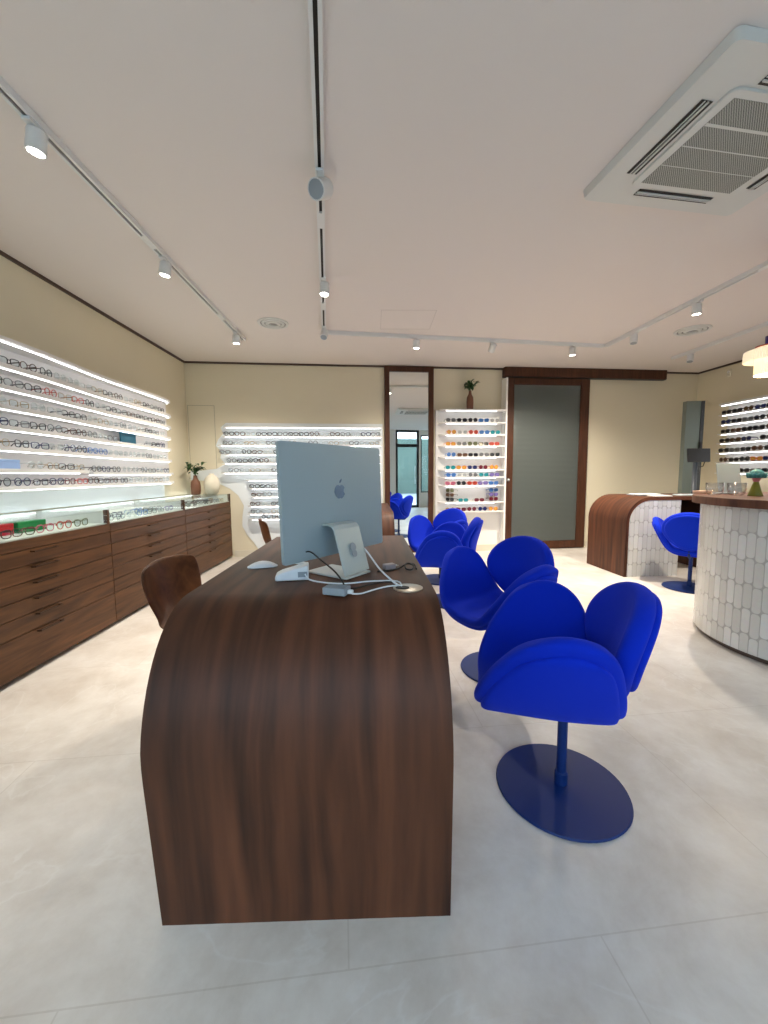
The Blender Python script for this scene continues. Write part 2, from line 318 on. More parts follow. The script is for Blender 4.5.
# shop front
WX = RE.x + .1
b = MB()
b.box(XL - .1, -2.25, YF - .1, YF, 0, H); b.box(0.75, 2.0, YF - .1, YF, 0, H); b.box(2.80, 2.86, YF - .1, YF, 0, H); b.box(5.0, WX, YF - .1, YF, 0, H)
b.box(-2.25, .75, YF - .1, YF, 2.42, H); b.box(-2.25, .75, YF - .1, YF, 0, .25); b.box(2.86, 5.0, YF - .1, YF, 2.42, H); b.box(2.86, 5.0, YF - .1, YF, 0, .5)
struct('wall_front', b.build('wall_front', M['white']))
def window(n, x0, x1, z0, z1, mull):
    f = MB(); w = .04
    f.box(x0, x0 + w, YF - .08, YF - .02, z0, z1); f.box(x1 - w, x1, YF - .08, YF - .02, z0, z1); f.box(x0, x1, YF - .08, YF - .02, z0, z0 + w); f.box(x0, x1, YF - .08, YF - .02, z1 - w, z1)
    for q in mull: f.box(q - w/2, q + w/2, YF - .08, YF - .02, z0, z1)
    o = struct('window_%d' % n, f.build('window', M['blackmetal']))
    g = MB().box(x0 + w, x1 - w, YF - .055, YF - .045, z0 + w, z1 - w).build('pane', M['shop_glass'], o)
window(1, -2.25, .75, .25, 2.42, (-1.25, -.25)); window(2, 2.86, 5.0, .5, 2.42, (4.1,))
f = MB(); f.box(2.0, 2.07, YF - .09, YF - .01, 0, H); f.box(2.73, 2.8, YF - .09, YF - .01, 0, H); f.box(2.07, 2.73, YF - .09, YF - .01, 2.02, 2.12); f.box(2.07, 2.73, YF - .09, YF - .01, 2.51, H); f.box(2.07, 2.73, YF - .09, YF - .01, 0, .08)
d1 = struct('door_1', f.build('door_1', M['blackmetal'])); MB().box(2.07, 2.73, YF - .055, YF - .045, .08, 2.51).build('pane', M['shop_glass'], d1)
MB().tube([(2.66, YF + .03, .8), (2.66, YF + .03, 1.4)], .012).build('door_handle', M['steel'], d1)
tag(MB().box(-14, 18, -16, YF - .1, -.12, -.02).build('street', M['street']), kind='structure')
tag(MB().box(-14, 18, -12.2, -12, 0, 3.2).build('wall_across_street', M['facade']), kind='structure')
# ceiling shadow-gap trims, skirtings, flush panels
struct('trim_1', MB().box(XL, XL + .018, YF, 5.39, H - .022, H).build('t', M['trim_dark']))
struct('trim_2', MB().box(0, 4.28, -.018, 0, H - .022, H, MWB).build('t', M['trim_dark']))
struct('trim_3', MB().box(6.76, 7.31, -.018, 0, H - .022, H, MWB).build('t', M['trim_dark']))
struct('trim_4', MB().box(0, 8.0, -.018, 0, H - .022, H, MWR).build('t', M['trim_dark']))
struct('baseboard_back', MB().box(5.62, 7.31, -.014, 0, 0, .09, MWB).box(0.55, 2.60, -.014, 0, 0, .09, MWB).build('b', M['trim_cream']))
struct('baseboard_right', MB().box(0, 8.0, -.014, 0, 0, .09, MWR).build('b', M['trim_cream']))
# hairline outline of the flush cupboard door in the far left corner
g = MB(); g.box(.02, .36, -.003, 0, 2.02, 2.026, MWB); g.box(.354, .36, -.003, 0, .9, 2.02, MWB); g.box(.02, .026, -.003, 0, .9, 2.02, MWB)
struct('trim_5', g.build('t', mat('joint_shadow', (0.42, 0.38, 0.28, 1), .9)))
g = MB(); x0, x1, y0, y1 = .08, .58, 3.75, 4.22
for a in ((x0, x1, y0, y0 + .006), (x0, x1, y1, y1 + .006), (x0, x0 + .006, y0, y1), (x1, x1 + .006, y0, y1)): g.box(a[0], a[1], a[2], a[3], H - .002, H)
struct('trim_6', g.build('t', mat('hatch_joint', (0.62, 0.575, 0.55, 1), .9)))

# ------------------------------------------------------------------ long curved desks
def waterfall(prof, x0, x1, th, name, m, parent, flare=0.0):
    """prof: outer profile [(y,z)..]; extruded from x0 to x1 with thickness th towards the inside."""
    n = len(prof); inn = []
    for i in range(n):
        a = Vector(prof[max(0, i-1)]); c = Vector(prof[min(n-1, i+1)]); t = (c - a).normalized(); nr = Vector((t.y, -t.x)); q = Vector(prof[i]) + nr * th; inn.append((q.x, q.y))
    inn[0] = (inn[0][0], prof[0][1]); inn[-1] = (prof[-1][0], inn[-1][1])
    mb = MB(); L = [0.0]
    for i in range(1, n): L.append(L[-1] + (Vector(prof[i]) - Vector(prof[i-1])).length)
    xs = [(x0 - flare * min(1, p[1] / .45), x1 + (.005 * min(1, p[1] / .45) - .022 * p[0] / prof[-1][0] if flare else 0)) for p in prof]
    O0 = [mb.bm.verts.new((xs[i][0], p[0], p[1])) for i, p in enumerate(prof)]; O1 = [mb.bm.verts.new((xs[i][1], p[0], p[1])) for i, p in enumerate(prof)]
    I0 = [mb.bm.verts.new((xs[i][0], p[0], p[1])) for i, p in enumerate(inn)]; I1 = [mb.bm.verts.new((xs[i][1], p[0], p[1])) for i, p in enumerate(inn)]
    def quad(vs, uvs):
        f = mb.bm.faces.new(vs)
        for l, q in zip(f.loops, uvs): l[mb.uv].uv = q
    W = x1 - x0
    for i in range(n - 1):
        quad((O0[i], O1[i], O1[i+1], O0[i+1]), ((0, L[i]), (W, L[i]), (W, L[i+1]), (0, L[i+1])))
        quad((I1[i], I0[i], I0[i+1], I1[i+1]), ((W+2, L[i]), (2, L[i]), (2, L[i+1]), (W+2, L[i+1])))
        quad((I0[i], O0[i], O0[i+1], I0[i+1]), ((3, L[i]), (3+th, L[i]), (3+th, L[i+1]), (3, L[i+1])))
        quad((O1[i], I1[i], I1[i+1], O1[i+1]), ((4, L[i]), (4+th, L[i]), (4+th, L[i+1]), (4, L[i+1])))
    quad((O1[0], O0[0], I0[0], I1[0]), ((0, 0), (1, 0), (1, th), (0, th))); quad((O0[-1], O1[-1], I1[-1], I0[-1]), ((0, 0), (1, 0), (1, th), (0, th)))
    o = mb.build(name, m, parent, smooth=True, flat_angle=35)
    return o
def arc_profile(y0, ytop, z, R, ry=None):
    ry = ry or R; p = [(y0, 0.0), (y0, (z - R) * .5)]
    for k in range(17):
        a = PI/2 * k / 16; p.append((y0 + ry - ry * math.cos(a), z - R + R * math.sin(a)))
    p += [(y0 + (ytop - y0) * .6, z), (ytop, z)]
    return p
def desk(name, y0, y1, label):
    t = empty(name, (-.17, y0, 0), 0, label, 'desk', 'walnut desks in a line')
    waterfall(arc_profile(0, y1 - y0, .75, .38, .28), -.360, .352, .055, 'desktop', M['desk_wood'], t, flare=.030)
    MB().box(-.37, .32, y1 - y0 - .12, y1 - y0 - .07, 0, .70).build('leg_panel', M['cab_wood'], t, bevel=.004)
    MB().box(-.25, .20, .4, y1 - y0 - .12, .58, .695).build('cable_tray', M['cab_wood'], t)
    return t
desk('desk', .90, 2.30, 'near walnut waterfall desk with curved front, carrying the silver computer')
desk('desk', 3.53, 5.0, 'farther walnut waterfall desk with curved front, half hidden behind the silver computer')

# grommet
t = empty('cable_grommet', (.103, 1.208, .75), 0, 'round brushed metal cable grommet set into the near desktop', 'cable grommet')
MB().lathe([(.046, 0), (.046, .003), (.042, .004), (0, .004)], 28).build('cover', mat('grommet_metal', (0.50, 0.45, 0.38, 1), .3, metal=.7), t, smooth=True, flat_angle=40)
MB().lathe([(.014, .004), (.014, .0065), (0, .0065)], 16, T(-.018, -.006, 0), 1.5).build('cable_opening', M['dark'], t)

# ------------------------------------------------------------------ computer and its things
IA = math.radians(53)
PCL = Vector((-.137, 1.45, .75))
PC = empty('desktop_computer', PCL, IA, 'silver-blue all-in-one computer seen from behind on the near desk', 'computer')
def PW(x, y, z): return PCL + Vector((x*math.cos(IA) - y*math.sin(IA), x*math.sin(IA) + y*math.cos(IA), z))
def rrect(w, h, r, n=6):
    p = []
    for cx, cy, a0 in ((w/2-r, h/2-r, 0), (-w/2+r, h/2-r, PI/2), (-w/2+r, -h/2+r, PI), (w/2-r, -h/2+r, 1.5*PI)):
        for k in range(n+1): a = a0 + PI/2*k/n; p.append((cx + r*math.cos(a), cy + r*math.sin(a)))
    return p
VX = Matrix(((1,0,0,0),(0,0,-1,0),(0,1,0,0),(0,0,0,1)))    # x,y plane -> x,z plane, extrusion towards -y
TI = Matrix.Rotation(math.radians(-2), 4, 'X')
panel_m = T(.006, 0, .263) @ TI @ VX
b = MB(); b.prism(rrect(.526, .390, .010), -.006, .006, panel_m); b.build('screen_panel', M['alu'], PC, smooth=True, flat_angle=30)
b = MB(); b.prism(rrect(.510, .366, .008), -.0072, -.006, panel_m); b.build('display_glass', M['screen'], PC)
def mark():
    b = MB(); body = []
    N = 40
    for k in range(N):
        a = 2*PI*k/N; r = .028*(1 + .05*math.cos(2*a)); x = r*math.cos(a)*.98; y = r*math.sin(a)*1.02
        if abs(x) < .014 and y > 0: y -= .006*(1 - abs(x)/.014)
        if abs(x) < .010 and y < 0: y += .004*(1 - abs(x)/.010)
        x *= (1.0 if y > -.004 else 1 - .28*((-y-.004)/.030))
        d = math.hypot(x-.034, y-.003)
        if d < .014: x = .034 - math.sqrt(max(0, .014**2-(y-.003)**2))
        body.append((x, y))
    b.prism(body, .006, .0068, panel_m @ T(.010, .028, 0))
    leaf = [(.0, .031), (.003, .039), (.011, .046), (.013, .047), (.0125, .040), (.008, .033)]
    b.prism(leaf, .006, .0068, panel_m @ T(.008, .028, 0))
    return b
mark().build('logo', M['logo'], PC)
b = MB(); b.grid([[(x, y, z) for x in (-.082, -.038, .006, .050)] for y, z in [(-.006, .178), (-.030, .180), (-.052, .176), (-.062, .164), (-.108, .012)]]); b.build('stand_neck', M['alu_light'], PC, solid=.006, bevel=.0015)
b = MB(); b.box(-.082, .050, -.116, .075, 0, .007); b.build('stand_foot', M['alu_light'], PC, bevel=.002)
b = MB(); nk = Matrix.Translation((-.016, -.0905, .090)) @ Matrix.Rotation(math.radians(-16.8), 4, 'X') @ VX
b.lathe([(.015, 0), (.015, .0012), (0, .0012)], 20, nk @ T(0, .011, .003)); b.lathe([(.013, 0), (.013, .0012), (0, .0012)], 20, nk @ T(0, -.012, .003)); b.build('cable_hole', M['plastic_grey'], PC)
b = MB(); b.box(.236, .242, -.0065, -.0055, .085, .089); b.build('power_button', M['blackmetal'], PC)

def item(name, loc, rz, label, cat, group=None): return empty(name, loc, rz, label, cat, group)
# mouse
b = MB(); P = []
for i in range(9):
    u = -1 + 2*i/8; row = []
    for j in range(9):
        a = PI*j/8; w = .029*math.sqrt(max(0, 1-.9*u**4*.98)); h = .021*max(.02, (1-u*u*.93)); row.append((u*.056, -w*math.cos(a), h*math.sin(a)**.7 + .002))
    P.append(row)
b.grid(P); o = b.build('mouse', M['plastic_white'], smooth=True); o.location = (-.432, 1.53, .75); o.rotation_euler = (0, 0, math.radians(15))
tag(o, 'white wireless computer mouse on the near desk beside the computer', 'computer mouse')
MB().box(-.052, .052, -.024, .024, 0, .003).build('mouse_base', M['plastic_grey'], o)
# white card reader
t = item('card_reader', (-.280, 1.345, .75), math.radians(8), 'white wedge-shaped card reader in front of the computer', 'card reader')
b = MB(); b.prism([(-.055, 0), (.055, 0), (.055, .052), (-.035, .028), (-.055, .018)], -.032, .032, Matrix(((1,0,0,0),(0,0,1,0),(0,1,0,0),(0,0,0,1)))); b.build('body', M['plastic_white'], t, bevel=.006)
MB().box(.020, .050, -.034, -.031, .012, .030).build('socket', M['plastic_grey'], t)
b = MB(); b.box(-.03, .03, -.0, .028, 0, .008, T(.02, .01, .046) @ Matrix.Rotation(.24, 4, 'Y')); b.build('card_slot', M['plastic_white'], t, bevel=.002)
# grey adapter
t = item('hub_adapter', (-.113, 1.165, .75), math.radians(-20), 'small grey box adapter with a white plug on the near desk', 'adapter')
MB().box(-.036, .036, -.024, .024, 0, .022).build('housing', M['plastic_grey'], t, bevel=.003)
MB().box(.036, .052, -.008, .008, .004, .015).build('plug', M['plastic_white'], t, bevel=.003)
MB().box(-.032, .03, -.02, .02, .022, .0225).build('top_plate', mat('adapter_top', (0.20, 0.24, 0.28, 1), .35), t)
# black sunglasses-like folded glasses pouch strap: little black cable knot and clear plug
def cable(name, pts, r, m, label):
    cu = []
    pts = [Vector(p) for p in pts]
    for i in range(len(pts) - 1):
        p0 = pts[max(0, i-1)]; p1 = pts[i]; p2 = pts[i+1]; p3 = pts[min(len(pts)-1, i+2)]
        for k in range(6):
            s = k/6; cu.append(.5*((2*p1) + (p2-p0)*s + (2*p0-5*p1+4*p2-p3)*s*s + (3*p1-p0-3*p2+p3)*s**3))
    cu.append(pts[-1]); o = MB().tube(cu, r, 8).build(name, m, smooth=True); tag(o, label, 'cable'); return o
Z = .7535
cable('power_cable', [PW(-.165, -.009, .098), PW(-.155, -.025, .098), (-.175, 1.27, .832), (-.125, 1.235, .80), (-.095, 1.205, .768), (-.10, 1.192, .768)], .0026, M['rubber'], 'black cable looping from the back of the computer down to the grey adapter')
cable('power_cable', [(-.232, 1.318, .772), (-.215, 1.30, .758), (-.16, 1.275, Z), (-.09, 1.262, Z), (-.02, 1.285, Z), (.05, 1.29, Z), (.078, 1.275, Z), (.085, 1.235, Z), (.083, 1.212, .757)], .0026, M['plastic_white'], 'white cable running from the card reader to the cable grommet')
cable('power_cable', [(-.066, 1.135, .758), (-.04, 1.15, Z), (.0, 1.19, Z), (.04, 1.222, Z), (.070, 1.22, .756), (.080, 1.206, .757)], .0026, M['plastic_white'], 'white cable running from the grey adapter to the cable grommet')
cable('power_cable', [PW(.02, -.052, .098), PW(.06, -.075, .085), (.015, 1.315, .790), (.045, 1.262, .771), (.068, 1.225, .760), (.082, 1.210, .757)], .0032, M['plastic_white'], 'thick white cable slanting from the computer stand straight to the grommet')
cable('power_cable', [(-.076, 1.175, .7625), (-.05, 1.20, Z+.004), (.0, 1.26, Z), (.05, 1.275, Z), (.076, 1.225, Z+.002), (.078, 1.204, .757)], .0024, M['rubber'], 'thin black cable curving from the grey adapter into the grommet')
cable('power_cable', [(.01, 1.42, Z), (.04, 1.425, Z), (.07, 1.44, Z), (.10, 1.47, .757), (.125, 1.49, .765), (.145, 1.46, .764), (.135, 1.43, .756), (.115, 1.44, .758), (.118, 1.475, .768), (.15, 1.49, .762), (.155, 1.45, Z)], .0032, M['rubber'], 'bundled black cable knotted on the desk behind the grommet')
t = item('wall_plug', (.055, 1.47, .75), .5, 'small translucent plug lying on the desk behind the cables', 'plug')
MB().box(-.022, .022, -.014, .014, 0, .020).build('body', mat('smoky_plastic', (0.30, 0.26, 0.28, 1), .3), t, bevel=.004)
MB().tube([(.022, -.006, .01), (.038, -.006, .01)], .002, 6).build('prong', M['steel'], t); MB().tube([(.022, .006, .01), (.038, .006, .01)], .002, 6).build('prong', M['steel'], t)

# ------------------------------------------------------------------ blue petal chairs
def petal_shell(scale=1.0, off=0.0):
    # (lateral y, height, front reach, rear reach) from the seat centre out to the arm tip
    prof = [(0, .352, .290, -.160), (.07, .354, .292, -.160), (.13, .366, .298, -.155), (.175, .398, .298, -.148), (.212, .450, .280, -.138), (.245, .510, .250, -.122),
            (.275, .570, .205, -.105), (.300, .622, .170, -.080), (.316, .664, .120, -.045)]
    rows = [(-y, z, f, r) for y, z, f, r in prof[1:]][::-1] + prof
    P = []; n = len(rows)
    for i, (y, z, f, r) in enumerate(rows):
        a = rows[max(0, i-1)]; c = rows[min(n-1, i+1)]; t = Vector((c[0]-a[0], c[1]-a[1])).normalized(); nr = Vector((t.y, -t.x))
        y2 = y*(1 - (1-scale)*.5) + nr.x*off; z2 = .352 + (z-.352)*scale + nr.y*off
        mid = (f+r)/2; h = (f-r)/2*scale; row = []
        for k in range(11):
            u = -1 + k/5; x = mid + h*u
            cr = max(0, (z-.60)/.06) * -.022*u*u
            dz = cr - .014*max(0, u)**2.5 * max(0, 1-abs(y)/.26) + .02*max(0, -u)**2 * max(0, 1-abs(y)/.2)
            bow = .022*(u*u)*min(1, abs(y)/.2)
            row.append((x, y2 - math.copysign(bow, y) if y else 0, z2 + dz))
        P.append(row)
    return P
def make_chair():
    t = empty('petal_chair', (0, 0, 0), 0, '', 'chair', 'blue upholstered petal chairs')
    MB().grid(petal_shell(1.0, 0.0)).build('seat_cushion', M['blue'], t, smooth=True, solid=.050, subsurf=2)
    MB().grid(petal_shell(.90, .030)).build('seat_shell', M['blue'], t, smooth=True, solid=.030, subsurf=2)
    # back petal
    def dish(sc, dx, th, name):
        # rounded petal, narrow at the foot and broad at the crown, built in rings around its middle
        b = MB(); N = 28; rings = []
        def surf(y, c):                      # c: -1 foot .. 1 crown
            return (-.118 - .052*(c + 1) + 1.15*y*y - .030*max(0, -c)**2 - dx + .02*(1-c)*0, y, .560 + .185*c)
        for q in range(1, 6):
            f = q/5*sc; ring = []
            for k in range(N):
                a = 2*PI*k/N; c = math.sin(a)*f; y = math.cos(a)*f*.228*(1 + .24*math.sin(a)*(1 if math.sin(a) < 0 else .35)); ring.append(b.bm.verts.new(surf(y, c)))
            rings.append(ring)
        cv = b.bm.verts.new(surf(0, 0))
        for k in range(N): b.bm.faces.new((cv, rings[0][k], rings[0][(k+1) % N]))
        for A, B in zip(rings, rings[1:]):
            for k in range(N): b.bm.faces.new((A[k], B[k], B[(k+1) % N], A[(k+1) % N]))
        b.build(name, M['blue'], t, smooth=True, solid=th, subsurf=2)
    dish(1.0, 0, .060, 'backrest'); dish(.88, .036, .030, 'back_shell')
    b = MB(); b.tube([(.02, 0, .312), (-.12, 0, .315), (-.140, 0, .335), (-.152, 0, .385)], .012, 8); b.build('back_bracket', M['blue_metal'], t, smooth=True)
    MB().tube([(0, 0, .020), (0, 0, .335)], .0165, 20).build('pole', M['blue_metal'], t, smooth=True, flat_angle=40)
    MB().lathe([(.0215, .012), (.0215, .060), (.018, .064), (0, .064)], 20).build('collar', M['blue_metal'], t, smooth=True, flat_angle=40)
    MB().lathe([(.216, 0), (.219, .004), (.216, .010), (.05, .014), (.026, .020), (0, .020)], 56).build('base_disc', M['blue_metal'], t, smooth=True, flat_angle=50)
    return t
CH = make_chair()
def face(dx, dy): return math.atan2(dy, dx)
spots_ch = [(.648, 1.298, face(-.955, .30), 'nearest blue petal chair, facing the near desk with its round base in full view'),
            (.705, 2.16, face(-.87, -.49), 'blue petal chair turned to the camera, directly behind the nearest one'),
            (.665, 3.38, face(-.955, .30), 'blue petal chair beside the farther desk, the closer of that pair'),
            (.69, 4.10, face(-.80, -.60), 'blue petal chair beside the farther desk, nearest the mirror'),
            (3.015, 3.679, face(.72, .70), 'blue petal chair facing the tiled consultation desk, behind the round counter')]
for i, (x, y, a, lb) in enumerate(spots_ch):
    c = CH if i == 0 else copy_tree(CH)
    c.location = (x, y, 0); c.rotation_euler = (0, 0, a); c['label'] = lb

# ------------------------------------------------------------------ walnut shell chairs
def make_shell_chair():
    t = empty('shell_chair', (0, 0, 0), 0, '', 'chair', 'walnut shell chairs')
    prof = [(.20, .405), (.17, .425), (.08, .425), (-.05, .415), (-.12, .425), (-.165, .47), (-.185, .53), (-.20, .60), (-.215, .67), (-.222, .715)]
    hw = [.16, .19, .205, .20, .185, .175, .195, .21, .21, .185]; P = []
    for (x, z), w in zip(prof, hw):
        row = []
        for k in range(9):
            u = -1 + k/4; c = (u*u)
            row.append((x + (.045*c if x < -.13 else 0), u*w, z + (.018*c if x > -.13 else 0) - (.02*c if z > .7 else 0)))
        P.append(row)
    MB().grid(P).build('seat_shell', M['chair_wood'], t, smooth=True, solid=.013, subsurf=2)
    for sx in (-1, 1):
        for sy in (-1, 1):
            MB().tube([(sx*.09, sy*.08, .40), (sx*.19, sy*.19, .0)], [.013, .009], 10).build('leg', M['blackmetal'], t, smooth=True)
    MB().box(-.10, .10, -.09, .09, .388, .404).build('seat_plate', M['blackmetal'], t)
    return t
SC = make_shell_chair(); SC.location = (-.80, 1.88, 0); SC.rotation_euler = (0, 0, math.radians(-8)); SC['label'] = 'walnut shell chair tucked against the drawer side of the near desk'
s2 = copy_tree(SC); s2.location = (-.84, 3.72, 0); s2.rotation_euler = (0, 0, math.radians(22)); s2['label'] = 'walnut shell chair at the farther desk, seen beside the left edge of the computer'

# ------------------------------------------------------------------ left display cabinets
XC = -1.925
def cabinet(y0, y1, label):
    t = empty('drawer_cabinet', (XC, y0, 0), 0, label, 'cabinet', 'walnut drawer cabinets along the wall')
    L = y1 - y0; D = XC - XL - .005
    MB().box(-D, -.020, .002, L - .002, .03, .76).box(-D + .05, -.06, .0, L, 0, .03).build('body', M['cab_wood'], t)
    MB().box(-.020, 0, .003, L - .003, .704, .76).build('top_rail', M['cab_wood'], t, bevel=.0015)
    tops = [.70, .612, .522, .432, .342, .242, .03]
    for k in range(6):
        z1 = tops[k]; z0 = tops[k+1] + .004 if k < 5 else .03
        dr = MB().box(-.020, 0, .003, L - .003, z0, z1).build('drawer', M['cab_wood'], t, bevel=.0015)
        h = MB(); yc = L/2 - .02; zh = z1 - .013
        h.box(0, .022, yc - .085, yc - .079, zh - .004, zh + .004); h.box(0, .022, yc + .079, yc + .085, zh - .004, zh + .004); h.box(.018, .026, yc - .085, yc + .085, zh - .004, zh + .004)
        h.build('handle', M['handle'], dr)
    MB().box(-.03, 0, L - .022, L, .76, .864).build('divider_post', M['cab_wood'], t); MB().box(-D, -.03, L - .016, L - .006, .76, .857).build('partition', M['white_shelf'], t)
    MB().box(-D + .02, -D + .03, .03, L - .05, .845, .850).build('led_strip', M['led_soft'], t)
    MB().box(-D, -D + .012, 0, L - .022, .76, .858).build('tray_back', M['white_shelf'], t)
    MB().box(-D + .012, -.010, 0, L - .022, .761, .768).build('tray_floor', M['white_shelf'], t)
    MB().box(-.008, -.002, 0, L - .022, .762, .858).build('front_glass', M['tray_glass'], t)
    MB().box(-D, -.001, .001, L - .023, .858, .864).build('top_glass', M['tray_glass'], t)
    return t
CY = [1.78, 2.945, 4.112, 5.41]
cabinet(CY[0], CY[1], 'nearest walnut drawer cabinet with red and green boxes under its glass top')
cabinet(CY[1], CY[2], 'middle walnut drawer cabinet with its glass tray full of spectacles')
cabinet(CY[2], CY[3], 'farthest walnut drawer cabinet, at the corner below the brown vase')

# boxes in the tray
def boxy(name, x, y, z, sx, sy, sz, rz, m, label, cat, lid=None):
    t = item(name, (x, y, z), rz, label, cat)
    MB().box(-sx/2, sx/2, -sy/2, sy/2, 0, sz*.7).build('box_base', m, t, bevel=.003); MB().box(-sx/2-.001, sx/2+.001, -sy/2-.001, sy/2+.001, sz*.7, sz).build('lid', m, t, bevel=.003)
    return t
boxy('spectacle_case', -2.17, 2.27, .769, .12, .22, .065, 0, M['red'], 'red spectacle case under the glass of the nearest cabinet', 'case')
boxy('spectacle_case', -2.17, 2.51, .769, .12, .20, .065, 0, M['green'], 'green spectacle case under the glass of the nearest cabinet', 'case')

# ------------------------------------------------------------------ spectacles
def rim_pts(kind, cx, w, h, sgn, n=16):
    pts = []
    for k in range(n):
        a = 2*PI*k/n; c, s = math.cos(a), math.sin(a)
        if kind == 'round': x, z = w*c, h*s
        elif kind == 'square': e = .55; x = w*math.copysign(abs(c)**e, c); z = h*math.copysign(abs(s)**e, s)
        elif kind == 'cat': e = .75; x = w*math.copysign(abs(c)**e, c); z = h*math.copysign(abs(s)**e, s) + .006*max(0, c*sgn)*(1 if s > 0 else 0)
        else: e = .8; x = w*math.copysign(abs(c)**e, c) * (1 - .12*(s < 0)*abs(s)); z = h*math.copysign(abs(s)**e, s)
        pts.append(Vector((cx + x, 0, z)))
    return pts
KINDS = {'round': (.024, .023), 'square': (.027, .019), 'cat-eye': (.026, .020), 'oval': (.027, .021)}
KMAP = {'round': 'round', 'square': 'square', 'cat-eye': 'cat', 'oval': 'oval'}
FC = {'black': (0.012, 0.012, 0.014, 1), 'tortoiseshell': srgb(82, 50, 30), 'navy': srgb(25, 35, 85), 'red': srgb(200, 60, 45), 'grey': srgb(125, 128, 130), 'clear': (0.62, 0.64, 0.62, 1),
      'gold': srgb(170, 140, 80), 'blue': srgb(40, 110, 190), 'silver': (0.5, 0.52, 0.53, 1), 'brown': srgb(95, 62, 45), 'pink': srgb(205, 95, 125), 'orange': srgb(205, 115, 40), 'teal': srgb(20, 130, 140), 'burgundy': srgb(95, 15, 30), 'purple': srgb(95, 80, 150), 'olive': srgb(95, 95, 50)}
FM = {k: mat('frame_' + k, v, .3, metal=.6 if k in ('gold', 'silver') else 0) for k, v in FC.items()}
LT = {'clear lens': M['lens']}
for nme, c in {'black': (.02, .02, .025, 1), 'tortoiseshell': (.10, .06, .03, 1), 'orange': (.55, .28, .05, 1), 'blue': (.05, .14, .35, 1), 'teal': (.02, .22, .26, 1), 'red': (.35, .05, .03, 1), 'grey': (.14, .14, .15, 1), 'purple': (.18, .14, .35, 1), 'pink': (.40, .12, .18, 1), 'burgundy': (.12, .015, .03, 1), 'brown': (.12, .06, .035, 1), 'navy': (.02, .03, .12, 1), 'clear': (.35, .36, .36, 1), 'gold': (.35, .25, .1, 1), 'silver': (.3, .31, .32, 1), 'olive': (.12, .12, .05, 1)}.items():
    LT[nme] = mat('tinted_lens_' + nme, c, .12)
PROTO = {}
def proto(kind, colour, sun, simple):
    """A pair of spectacles: local +y is where the wearer looks, standing on its rims at z=0; temples reach back along -y."""
    key = (kind, colour, sun, simple)
    if key in PROTO: return PROTO[key]
    w, h = KINDS[kind]; w *= 1.08 if sun else 1.0; h *= 1.12 if sun else 1.08; k = KMAP[kind]; tr = .0026 if not sun else .0034
    if colour in ('gold', 'silver'): tr = .0016
    if simple: tr *= 1.6
    cx = w + .009; n = 12 if simple else 16; seg = 4 if simple else 6
    fr = MB(); Zm = T(0, 0, h + tr)
    for s in (-1, 1): fr.tube(rim_pts(k, s*cx, w, h, s, n), tr, seg, closed=True, m=Zm)
    fr.tube([(-.011, 0, h*.25), (0, .003, h*.42), (.011, 0, h*.25)], tr, seg, m=Zm)
    def lensmb(s):
        b = MB(); p = rim_pts(k, s*cx, w, h, s, n); lo = [b.bm.verts.new(Zm @ (q + Vector((0, -.0008, 0)))) for q in p]; hi = [b.bm.verts.new(Zm @ (q + Vector((0, .0008, 0)))) for q in p]
        b.bm.faces.new(lo); b.bm.faces.new(list(reversed(hi)))
        for i in range(len(p)): b.bm.faces.new((lo[i], lo[(i+1) % len(p)], hi[(i+1) % len(p)], hi[i]))
        return b
    def temple(b, s):
        xo = s*(cx + w); zt = h*1.45
        b.tube([(xo, 0, zt), (xo + s*.003, -.006, zt), (xo + s*.002, -.050, zt - .001), (xo - s*.004, -.084, zt - .004), (xo - s*.008, -.098, zt*.35)], [tr*1.1, tr*1.2, tr, tr, tr*1.2], seg, m=T(0, 0, tr)); return b
    lm = LT[colour] if sun else LT['clear lens']
    if simple:
        temple(fr, -1); temple(fr, 1); o = fr.build('spectacles', FM[colour], smooth=True)
        lb = lensmb(-1)
        # both lenses join the one small mesh as a second material
        lb.bm.free()
        me = o.data; me.materials.append(lm); bm = bmesh.new(); bm.from_mesh(me)
        for s in (-1, 1):
            p = rim_pts(k, s*cx, w, h, s, n); f = bm.faces.new([bm.verts.new(Zm @ q) for q in p]); f.material_index = 1
        bm.to_mesh(me); bm.free()
        ob = o
    else:
        ob = bpy.data.objects.new('spectacles', None); COL.objects.link(ob); ob.empty_display_size = .05
        fr.build('frame_front', FM[colour], ob, smooth=True)
        for s in (-1, 1): lensmb(s).build('lens', lm, ob)
        for s in (-1, 1): temple(MB(), s).build('temple', FM[colour], ob, smooth=True)
    PROTO[key] = [ob, False]
    return PROTO[key]
def spectacles(kind, colour, loc, rz, label, group, sun=False, simple=False, rx=0.0):
    pr = proto(kind, colour, sun, simple)
    o = pr[0] if not pr[1] else copy_tree(pr[0])
    pr[1] = True
    o.location = loc; o.rotation_euler = (rx, 0, rz); o['label'] = label; o['category'] = 'sunglasses' if sun else 'spectacles'; o['group'] = group
    return o
def pick(seq): return seq[rnd.randrange(len(seq))]
SHP = ['round', 'square', 'cat-eye', 'oval']

